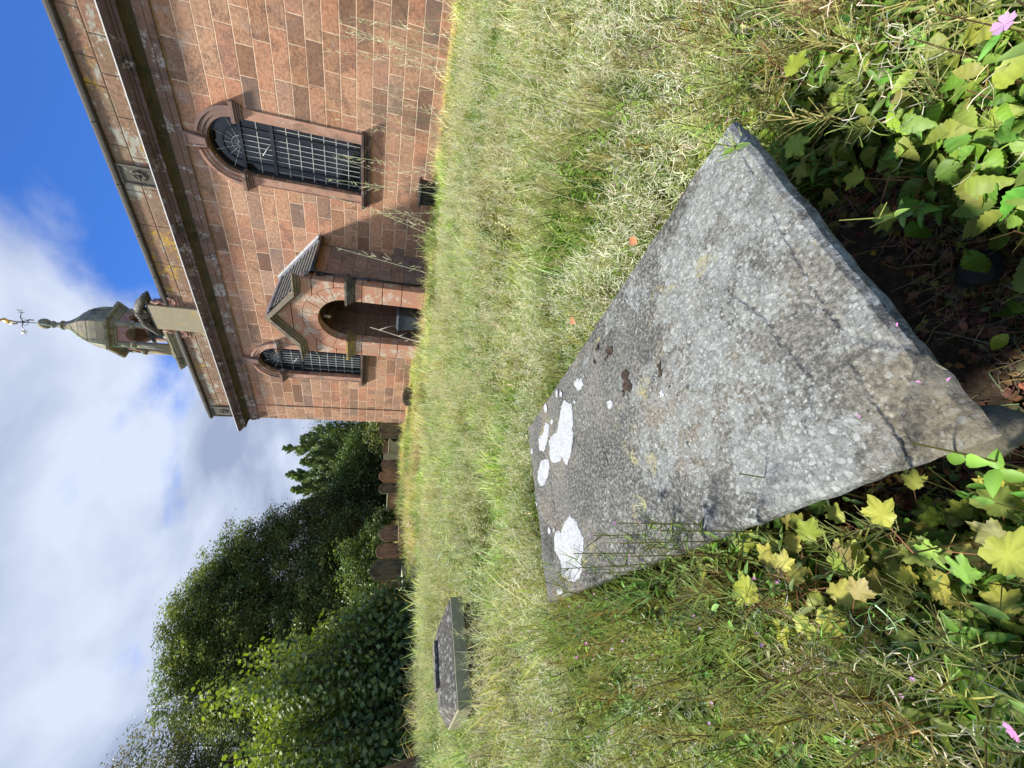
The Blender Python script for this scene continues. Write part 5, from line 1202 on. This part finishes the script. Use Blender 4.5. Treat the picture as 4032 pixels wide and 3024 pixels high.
herb('willowherb', 2640, 480, .62, 'upright willowherb bristling with slim green pods behind the right corner of the slab', npod=34, podL=1.1, lean=(-.05, -.05), podc=(.52, .60, .20), cols=LAN)
herb('willowherb', 2760, 560, .58, 'second podded willowherb, lower and nearer the slab corner', npod=24, podL=1.1, lean=(-.06, -.03), podc=(.50, .58, .18), cols=LAN)
herb('willowherb', 3590, 1745, .50, 'fresh green leafy sprig reaching over the chipped near corner of the slab', npod=0, leafL=.055, lean=(.12, .06), cols=((.26, .48, .08), (.22, .42, .07)), w=.45, nodes=6)
herb('willowherb', 2910, 1865, .52, 'thin dark-leaved sprig lying across the slab from its left edge', npod=4, leafL=.035, lean=(.12, .08), cols=((.07, .14, .035), (.10, .18, .04)), nodes=7)
herb('willowherb', 3440, 860, .40, 'spray of narrow leaves arching into the bare hollow right of the slab', npod=3, leafL=.045, lean=(-.16, -.10), cols=LAN, nodes=8)
for i, (X, Y) in enumerate(((2330, 2110), (2260, 2180), (2440, 2140), (2520, 2060), (2380, 2230), (2600, 2090), (2300, 2260), (2480, 2190), (2200, 2240), (2420, 2060))):
    herb('willowherb', X, Y, .66+.03*(i % 3), 'slender willowherb stem with magenta flowers leaning over the left edge of the slab', npod=14, podL=1.0, leafL=.035, flowers=1, fr=.005, lean=(.06+.02*(i % 2), .0), cols=((.12, .20, .04), (.18, .27, .05)), group='willowherb stems along the left slab edge', podc=(.20, .24, .09), fc=(.66, .30, .58))
# seed head of dried curls on the slab
t_ = at(2540, 1995, .50); dc = Proto()
for i in range(13):
    L = rng.uniform(.05, .08); t = np.linspace(0, 1, 8); k = rng.uniform(1.6, 3.2); r_ = L/k; pts = np.stack([r_*np.sin(t*k), 0*t, r_*(1-np.cos(t*k))], 1)
    V, T = ribbon(pts, .0028*(1.2-t*.5)); V2, T2 = ribbon(pts, .0025*(1.2-t*.5), np.array([0, .2, 1.])); Rm = rz1(rng.uniform(0, 6.28)) @ rx1(rng.uniform(-.9, .9)); dc.add(V, T, PALE, Rm); dc.add(V2, T2, PALE, Rm)
o_ = protoobj(dc.out(), 'seed_head', M['grass'], None); o_.location = t_; tag(o_, 'dry curled pale seed head hanging over the left half of the slab', 'seed head')
# pale leaved plant and bright green tuft in the meadow
t_ = at(1815, 2175, .25); root = plant('mullein_plant', (t_.x, t_.y, gzz(t_.x, t_.y)), 'pale grey-leaved broad plant in the meadow behind the slab'); st, lf = Proto(), Proto()
for i in range(34):
    a = rng.uniform(0, 6.28); hh = rng.uniform(.03, .40); V, T = lance(rng.uniform(.12, .2), .05); lf.add(V, T, np.array((.42, .50, .28))*rng.uniform(.8, 1.15), rz1(a) @ np.array(Matrix.Rotation(rng.uniform(-.9, .0), 3, 'Y')), (.08*math.cos(a), .25*rng.uniform(-1, 1), hh))
V, T = stemv((0, 0, 0), (.02, 0, .4), .012, 0, 3); st.add(V, T, (.3, .3, .15)); stemleaf(root, st, lf)
for X, Y, lab in ((1790, 1790, 'bright green grass clump standing out in the dry meadow'), (1700, 640, 'fresh green grass clump below the black plastic box'), (2010, 2500, 'fresh green grass clump in front of the low coped tomb')):
    t_ = at(X, Y, .35); p = tuft(240, .32, .28, ((.16, .34, .035), (.20, .40, .05), (.13, .28, .03)), w=.007, segs=4); o_ = protoobj(p, 'grass_clump', M['grass'], None); o_.location = (t_.x, t_.y, gzz(t_.x, t_.y)-.0); tag(o_, lab, 'grass clump', 'green grass clumps')
# tall seeding stems against the church wall
for i in range(26):
    X, Y = 1180+rng.uniform(0, 330), rng.uniform(60, 1000); dd = rng.uniform(1.6, 3.2)
    dirv = at(3000, Y, .3); azz = math.degrees(math.atan2(*(lambda w: (w.x, w.y))(tow(Vector((1512-Y, 2016-X, -FPX))))))
    w_ = tow(Vector((1512-Y, 2016-X, -FPX))); el = math.atan2(w_.z, math.hypot(w_.x, w_.y)); ztip = CZ+dd*math.tan(el); b0 = azp(azz, dd)
    hgt = min(ztip, 1.75); ln = rng.uniform(-.35, .35); p = Proto(); base = np.array([ln, rng.uniform(-.2, .2), 0.]); top = np.array([0, 0, hgt-gz(b0.x, b0.y)])
    c = np.array(pick(PALE, PALE, PALE, (.32, .30, .16)))*rng.uniform(.9, 1.15); V, T = stemv(base, top, .0026, rng.uniform(-.05, .05), 8); p.add(V, T, c)
    for k in range(16):
        f = 1-.28*rng.random(); o_ = base*(1-f)+top*f; a = rng.uniform(0, 6.28); L = rng.uniform(.012, .04)*(1.2-f+.3); e_ = o_+np.array([math.cos(a)*L, math.sin(a)*L, L*1.2]); V, T = stemv(o_, e_, .0022, 0, 1); p.add(V, T, c*1.05)
    o_ = protoobj(p.out(), 'grass_plant', M['grass'], None); o_.location = (b0.x, b0.y, gz(b0.x, b0.y)); tag(o_, ('tall thin seeding grass stem against the church wall, right of the near window' if Y < 480 else 'tall thin seeding grass stem in front of the near church window' if Y < 760 else 'tall thin seeding grass stem against the wall between near window and porch'), 'grass stem', 'tall seeding grass stems')
M['deadleaf'] = plain('dead_leaf', (.50, .22, .10), .7)
for X, Y, lab in ((2265, 1275, 'orange fallen leaf in the grass behind the long slab edge'), (2510, 960, 'reddish fallen leaf at the right long edge of the slab')):
    V, T = broad(.07, .035, .05, 10); f = MB(); f.add([tuple(v) for v in V], [tuple(int(q) for q in t) for t in T], True)
    o_ = f.build('dead_leaf', M['deadleaf']); o_.location = at(X, Y, .42); o_.rotation_euler = (.2, -.3, .9); tag(o_, lab, 'dead leaf')

# ------------------------------------------------------------------ trees
def qleaf(L, w): return np.array([[0, 0, 0], [L*.5, w/2, .08*L], [L, 0, -.12*L], [L*.5, -w/2, .08*L]]), np.array([(0, 1, 2), (0, 2, 3)])
def crown(f, lobes, dens, cl_r, nleaf, leafp, cols, up=.5, shell=.55, size=(.7, 1.3), colfn=None, holes=0.0):
    V, T = leafp
    for (cx_, cy_, cz_, rx, ry, rz_) in lobes:
        area = (rx*ry+ry*rz_+rx*rz_)*4.2; n = max(6, int(dens*area))
        d = rng.normal(0, 1, (n, 3)); d /= np.linalg.norm(d, axis=1, keepdims=True); r = shell+(1.04-shell)*rng.random(n)**.6
        c = d*r[:, None]*np.array([rx, ry, rz_])*(1+.10*np.sin(d[:, :1]*9+cx_)+.08*np.sin(d[:, 2:]*11+cy_))+np.array([cx_, cy_, cz_])
        c = c[c[:, 2] > .35]; n = len(c)
        if holes: 
            nz = np.array([noise.noise(Vector(p*.9)) for p in c]); c = c[nz > holes]; n = len(c)
        cc = np.array(cols)[rng.integers(0, len(cols), n)]*rng.uniform(.5, 1.5, (n, 1))
        if colfn is not None: cc = cc*colfn(c)
        pos = np.repeat(c, nleaf, 0)+rng.normal(0, cl_r, (n*nleaf, 3))*np.array([1, 1, .7]); tint = np.repeat(cc, nleaf, 0)*rng.uniform(.8, 1.25, (n*nleaf, 1)); m_ = len(pos)
        f.scatter(V, T, np.ones((len(V), 3)), pos, randrot(m_, up), rng.uniform(size[0], size[1], m_), tint)
def trunk(root, base, top, r0, r1, limbs, mt='bark'):
    b_ = MB(); n = 6; P = [Vector(base).lerp(Vector(top), i/n)+Vector((.12*math.sin(i*1.7), .1*math.cos(i*2.1), 0))*(r0*2) for i in range(n+1)]
    b_.tube(P, [r0+(r1-r0)*i/n for i in range(n+1)], 9); b_.build('trunk', M[mt], root)
    l_ = MB()
    for e, f_ in limbs:
        s_ = P[min(n, int(f_*n))]; e = Vector(e); mid = s_.lerp(e, .5)+Vector((0, 0, -.05*(e-s_).length)); l_.tube([s_, mid, e], [r0*.4, r0*.25, r0*.08], 6)
    if limbs: l_.build('limbs', M[mt], root)
def tree(name, az, dist, lobes, label, cat, dens, cl_r, nleaf, leafp, cols, r0=.3, ztop=5, mt='treeleaf', group=None, **kw):
    p = azp(az, dist); root = empty(name, (p.x, p.y, .3), 0, label, cat, group); f = FM(); L = []
    for (a, d, z, rx, rz_) in lobes:
        q = azp(a, d)-p; L.append((q.x, q.y, z-.3, rx, rx*.85, rz_))
    crown(f, L, dens, cl_r, nleaf, leafp, cols, **kw); f.build('crown', M[mt], root)
    trunk(root, (0, 0, -.3), (0, 0, ztop), r0, r0*.4, [((l[0]*.85, l[1]*.85, l[2]+l[5]*.4), min(.95, max(.25, l[2]/ztop*.6))) for l in L]); return root
DK = ((.19, .245, .09), (.24, .29, .10), (.145, .20, .085), (.29, .30, .10))
tree('broadleaf_tree', -26, 33, [(-26.5, 33, 7.2, 4.2, 5.4), (-22.5, 32, 5.6, 3.0, 5.2), (-19.3, 31.5, 4.2, 2.2, 4.2), (-17.2, 32, 3.2, 1.5, 3.6), (-30.5, 33, 7.4, 3.6, 5.0), (-33.8, 33.5, 7.0, 3.2, 5.0), (-24.5, 30, 3.0, 3.0, 2.8), (-29, 30, 3.4, 3.2, 3.0), (-20.5, 29.5, 2.4, 2.0, 2.3), (-34.5, 31, 3.5, 3.0, 3.2), (-28.5, 33, 9.4, 3.4, 3.2), (-37, 33, 4, 3, 4)],
    'huge dark green rounded broadleaf tree, tallest behind the headstones', 'tree', 6.6, .22, 44, qleaf(.135, .10), DK, r0=.45, ztop=8, shell=.62)
tree('broadleaf_tree', -40, 38, [(-40, 38, 10.8, 3.4, 4.6), (-42.5, 38, 9.6, 3.4, 4.5), (-38, 39, 10.2, 2.2, 3.4), (-44, 37, 6, 3.5, 5), (-40, 38, 5, 4, 4)],
    'taller thin-leaved dark tree with purplish twigs at the far left, behind the maple', 'tree', 3.4, .32, 30, qleaf(.15, .11), ((.20, .21, .10), (.24, .20, .12), (.16, .19, .08)), r0=.4, ztop=9, shell=.45, holes=-.25)
def cypress(az, dist, eltip, rb, label, cols=((.21, .29, .12), (.27, .35, .13), (.16, .235, .10)), sparse=1.0, name='cypress_tree', zb=.6):
    p = azp(az, dist); zt = CZ+dist*math.tan(R(eltip))-.3; root = empty(name, (p.x, p.y, .3), 0, label, 'conifer', 'cypresses beyond the church corner'); f = FM()
    nb = int(125*rb*sparse); hb = rng.random(nb)**.9; ab = rng.uniform(0, 6.28, nb); lb = 1.55*rb*(1-hb)**.9*rng.uniform(.45, 1.25, nb)+.05
    m6 = 7; tt = np.tile(np.linspace(.15, 1, m6), nb); h = np.repeat(hb, m6); l6 = np.repeat(lb, m6); a = np.repeat(ab, m6)+rng.normal(0, .15, nb*m6); n = nb*m6
    r = l6*tt; z = zb+(zt-zb)*h*.93+l6*tt**1.6*.75; z = np.minimum(z, zt); h = np.clip(h+.04, 0, 1)
    c = np.stack([r*np.cos(a), r*np.sin(a), z], 1); cc = np.array(cols)[rng.integers(0, len(cols), n)]*rng.uniform(.7, 1.35, (n, 1)); k = 20
    t = rng.uniform(0, 1, (n*k, 1)); out = np.stack([np.cos(a), np.sin(a), 2.2+0*a], 1); out /= np.linalg.norm(out, axis=1, keepdims=True)
    hk = np.repeat(np.clip(1.15-h, .12, 1), k)[:, None]; pos = np.repeat(c, k, 0)+np.repeat(out, k, 0)*(t*.75*hk)+rng.normal(0, .12, (n*k, 3))*(1.1-t*.8)*hk**.7; V, T = qleaf(.15, .06)
    f.scatter(V, T, np.ones((4, 3)), pos, rotz(rng.uniform(0, 6.28, n*k)) @ np.array(Matrix.Rotation(-.9, 3, 'Y'))[None], rng.uniform(.7, 1.3, n*k), np.repeat(cc, k, 0)*rng.uniform(.8, 1.25, (n*k, 1)))
    f.build('crown', M['treeleaf'], root); trunk(root, (0, 0, -.3), (0, 0, zt*.85), .16, .04, []); return root
cypress(-9.7, 34, 12.2, 1.15, 'tallest feathery cypress, second from the church corner')
cypress(-12.9, 35, 11.5, 1.15, 'feathery cypress with a sharp tip, right of the sky gap')
cypress(-11.3, 33.5, 10.0, 1.1, 'lower cypress between the two sharpest tips')
cypress(-14.6, 34, 10.7, 1.0, 'leftmost of the pointed cypresses')
cypress(-8.4, 36, 10.3, 1.2, 'loose ragged cypress leaning towards the church wall', sparse=.7)
cypress(-7.3, 37, 8.8, 1.0, 'sparse lower cypress nearest the church wall, sky showing through', sparse=.6)
cypress(-13.7, 37, 9.6, 1.1, 'hazy cypress crown filling the space behind the leftmost tips', sparse=.8)
cypress(-16.0, 36, 9.4, .8, 'thin cypress top at the edge of the sky gap', sparse=.8)
tree('birch_tree', -6.6, 33, [(-7.3, 33, 5.0, 1.0, 2.0), (-6.3, 33, 4.6, 1.0, 2.0), (-7.6, 32, 2.6, 1.2, 1.8), (-5.5, 33, 3.5, 1.2, 2)], 'light airy tree with sky showing through, touching the church corner', 'tree', 3.0, .25, 12, qleaf(.15, .10), ((.13, .19, .06), (.16, .22, .07)), r0=.14, ztop=4.5, shell=.3)
tree('yew_tree', -13.5, 31, [(-8.2, 31, 1.9, 1.3, 1.5), (-10.5, 31, 2.3, 1.6, 1.9), (-13, 31, 2.4, 1.7, 2.1), (-15.6, 31, 2.6, 1.6, 2.3), (-17.4, 30.5, 2.2, 1.4, 1.9)], 'dark yew mass under the cypresses, right behind the headstones', 'tree', 7, .2, 22, qleaf(.16, .10), ((.13, .20, .07), (.17, .24, .08), (.10, .16, .06)), r0=.3, ztop=2.5, shell=.6)
mq = mapleleaf(.14, teeth=False, cup=.10, fine=False)
def mapcol(c): return 1+.75*np.clip((c[:, 2:3]-2.6)/2.2, -.15, 1)*np.array([[1.3, 1.15, .1]])
mp_ = azp(-36.5, 13.6); root = empty('maple_tree', (mp_.x, mp_.y, .25), 0, 'bright green young maple with upright yellow-green leaders, in front of the big dark tree', 'tree'); f = FM(); sh = MB()
prof = ([-47, -44, -41, -39, -37.6, -36.2, -35.4, -34.6, -33.6, -32.7, -31.9, -31.0, -30.0, -28.6, -27.4, -26.4], [3.9, 3.6, 3.9, 4.3, 4.0, 4.5, 4.6, 5.45, 3.8, 3.7, 4.8, 3.2, 3.2, 2.3, 1.9, 1.2])
PP, RR, SS, CC = [], [], [], []
azs = np.concatenate([rng.uniform(-47, -26.6, 120), np.repeat([-34.6, -31.9, -38.8, -36.2, -41.2, -30], 4)+rng.normal(0, .25, 24)])
for a_ in azs:
    zt = np.interp(a_, *prof)*rng.uniform(.72, 1.0); d_ = rng.uniform(12.1, 14.6); q = azp(a_, d_)-mp_; n_ = int(zt/.10)
    zz_ = np.linspace(.15, zt-.25, n_); bend = rng.normal(0, .12, 2); fr_ = (zz_/zt)
    if rng.random() < .35: sh.tube([(q.x*.35, q.y*.35, .1), (q.x+bend[0]*.5, q.y+bend[1]*.5, zt*.5), (q.x+bend[0], q.y+bend[1], zt-.3)], [.035, .018, .006], 5)
    for z_, f_ in zip(zz_, fr_):
        k = 5 if f_ < .8 else 4; wr = (.42*(1-f_)**.6+.10); an = rng.uniform(0, 6.28)+np.arange(k)*2*np.pi/k+rng.normal(0, .3, k); r_ = wr*rng.uniform(.25, 1.1, k)
        for j in range(k):
            PP.append((q.x+bend[0]*f_+r_[j]*math.cos(an[j]), q.y+bend[1]*f_+r_[j]*math.sin(an[j]), z_+rng.normal(0, .05))); RR.append(an[j]); SS.append(rng.uniform(.65, 1.25)*(1-.25*f_))
            new = min(1, max(0, (z_-(zt-1.1))/.8)) if zt > 2.4 else 0; c_0 = np.array(((.13, .19, .05), (.17, .23, .055), (.10, .16, .065), (.20, .27, .11))[rng.integers(4)]); CC.append((c_0*(1-new)+np.array((.30, .36, .045))*new)*rng.uniform(.8, 1.25))
PP, RR, SS, CC = np.array(PP), np.array(RR), np.array(SS), np.array(CC); V, T = mq; m_ = len(PP)
droop = rng.normal(.75, .35, m_); cd, sd2 = np.cos(droop), np.sin(droop); o1 = np.ones(m_); z1 = np.zeros(m_)
ry_ = np.stack([np.stack([cd, z1, sd2], -1), np.stack([z1, o1, z1], -1), np.stack([-sd2, z1, cd], -1)], -2)
f.scatter(V, T, np.ones((len(V), 3)), PP, rotz(RR) @ ry_ @ rotx(rng.normal(0, .35, m_)), SS, CC); f.build('crown', M['mapleleaf'], root); sh.build('limbs', M['bark'], root)
MB().tube([(0, 0, -.4), (.05, 0, .6), (0, .1, 1.6)], [.11, .09, .06], 9).build('trunk', M['bark'], root)
tree('elder_bush', -23, 20.5, [(-21.7, 20.5, 2.4, .45, .85), (-23.2, 20.3, 1.9, .8, .9), (-25.2, 20.0, 1.9, .8, .8), (-27, 19.8, 1.5, .8, .8), (-20.8, 20.5, 1.4, .6, .7), (-24.4, 19.5, 1.3, 1.2, .7)], 'light green bush with yellowish leaves behind the blackened headstone', 'bush', 16, .14, 13, qleaf(.11, .07), ((.13, .20, .055), (.17, .25, .06), (.10, .16, .05), (.22, .29, .07)), r0=.05, ztop=1.8, shell=.35)
tree('ivy_bush', -18.4, 22, [(-18.2, 22, 1.05, .45, .55), (-19.2, 21.6, 1.2, .4, .75), (-17.6, 22, .8, .3, .5)], 'ivy bush spilling over the dull red headstone', 'bush', 30, .09, 13, qleaf(.09, .08), ((.08, .13, .04), (.14, .20, .06)), r0=.04, ztop=1, shell=.4)
tree('blossom_bush', -29, 17, [(-28.6, 17.2, 1.15, .55, .5), (-30.2, 17.0, .9, .45, .4), (-27.5, 17.3, 1.0, .4, .45)], 'low bush dotted with white blossom around the pale grey headstone', 'bush', 40, .08, 12, qleaf(.07, .06), ((.15, .22, .07), (.62, .62, .56), (.12, .18, .05), (.10, .16, .05)), r0=.03, ztop=.9, shell=.4)
f = FM(); L = []
for a_ in np.arange(-58, -5, 2.2): q_ = azp(a_+rng.uniform(-.8, .8), 29+rng.uniform(-1, 3)); L.append((q_.x, q_.y, 1.1, 1.3, 1.0, rng.uniform(1.0, 1.9)))
crown(f, L, 7, .2, 18, qleaf(.18, .12), DK, shell=.6); tag(f.build('undergrowth', M['treeleaf']), kind='stuff')

f = FM(); L = []
for a_ in np.arange(-138, -62, 4.2): q_ = azp(a_+rng.uniform(-1, 1), 31+rng.uniform(-2, 3)); h_ = rng.uniform(2.6, 3.9); L.append((q_.x, q_.y, h_, 2.3, 2.0, h_+.4))
crown(f, L, 2.2, .35, 16, qleaf(.42, .32), DK, shell=.7); tag(f.build('unseen_trees', M['treeleaf']), kind='stuff')  # unseen trees behind the viewer, added to darken the window reflections
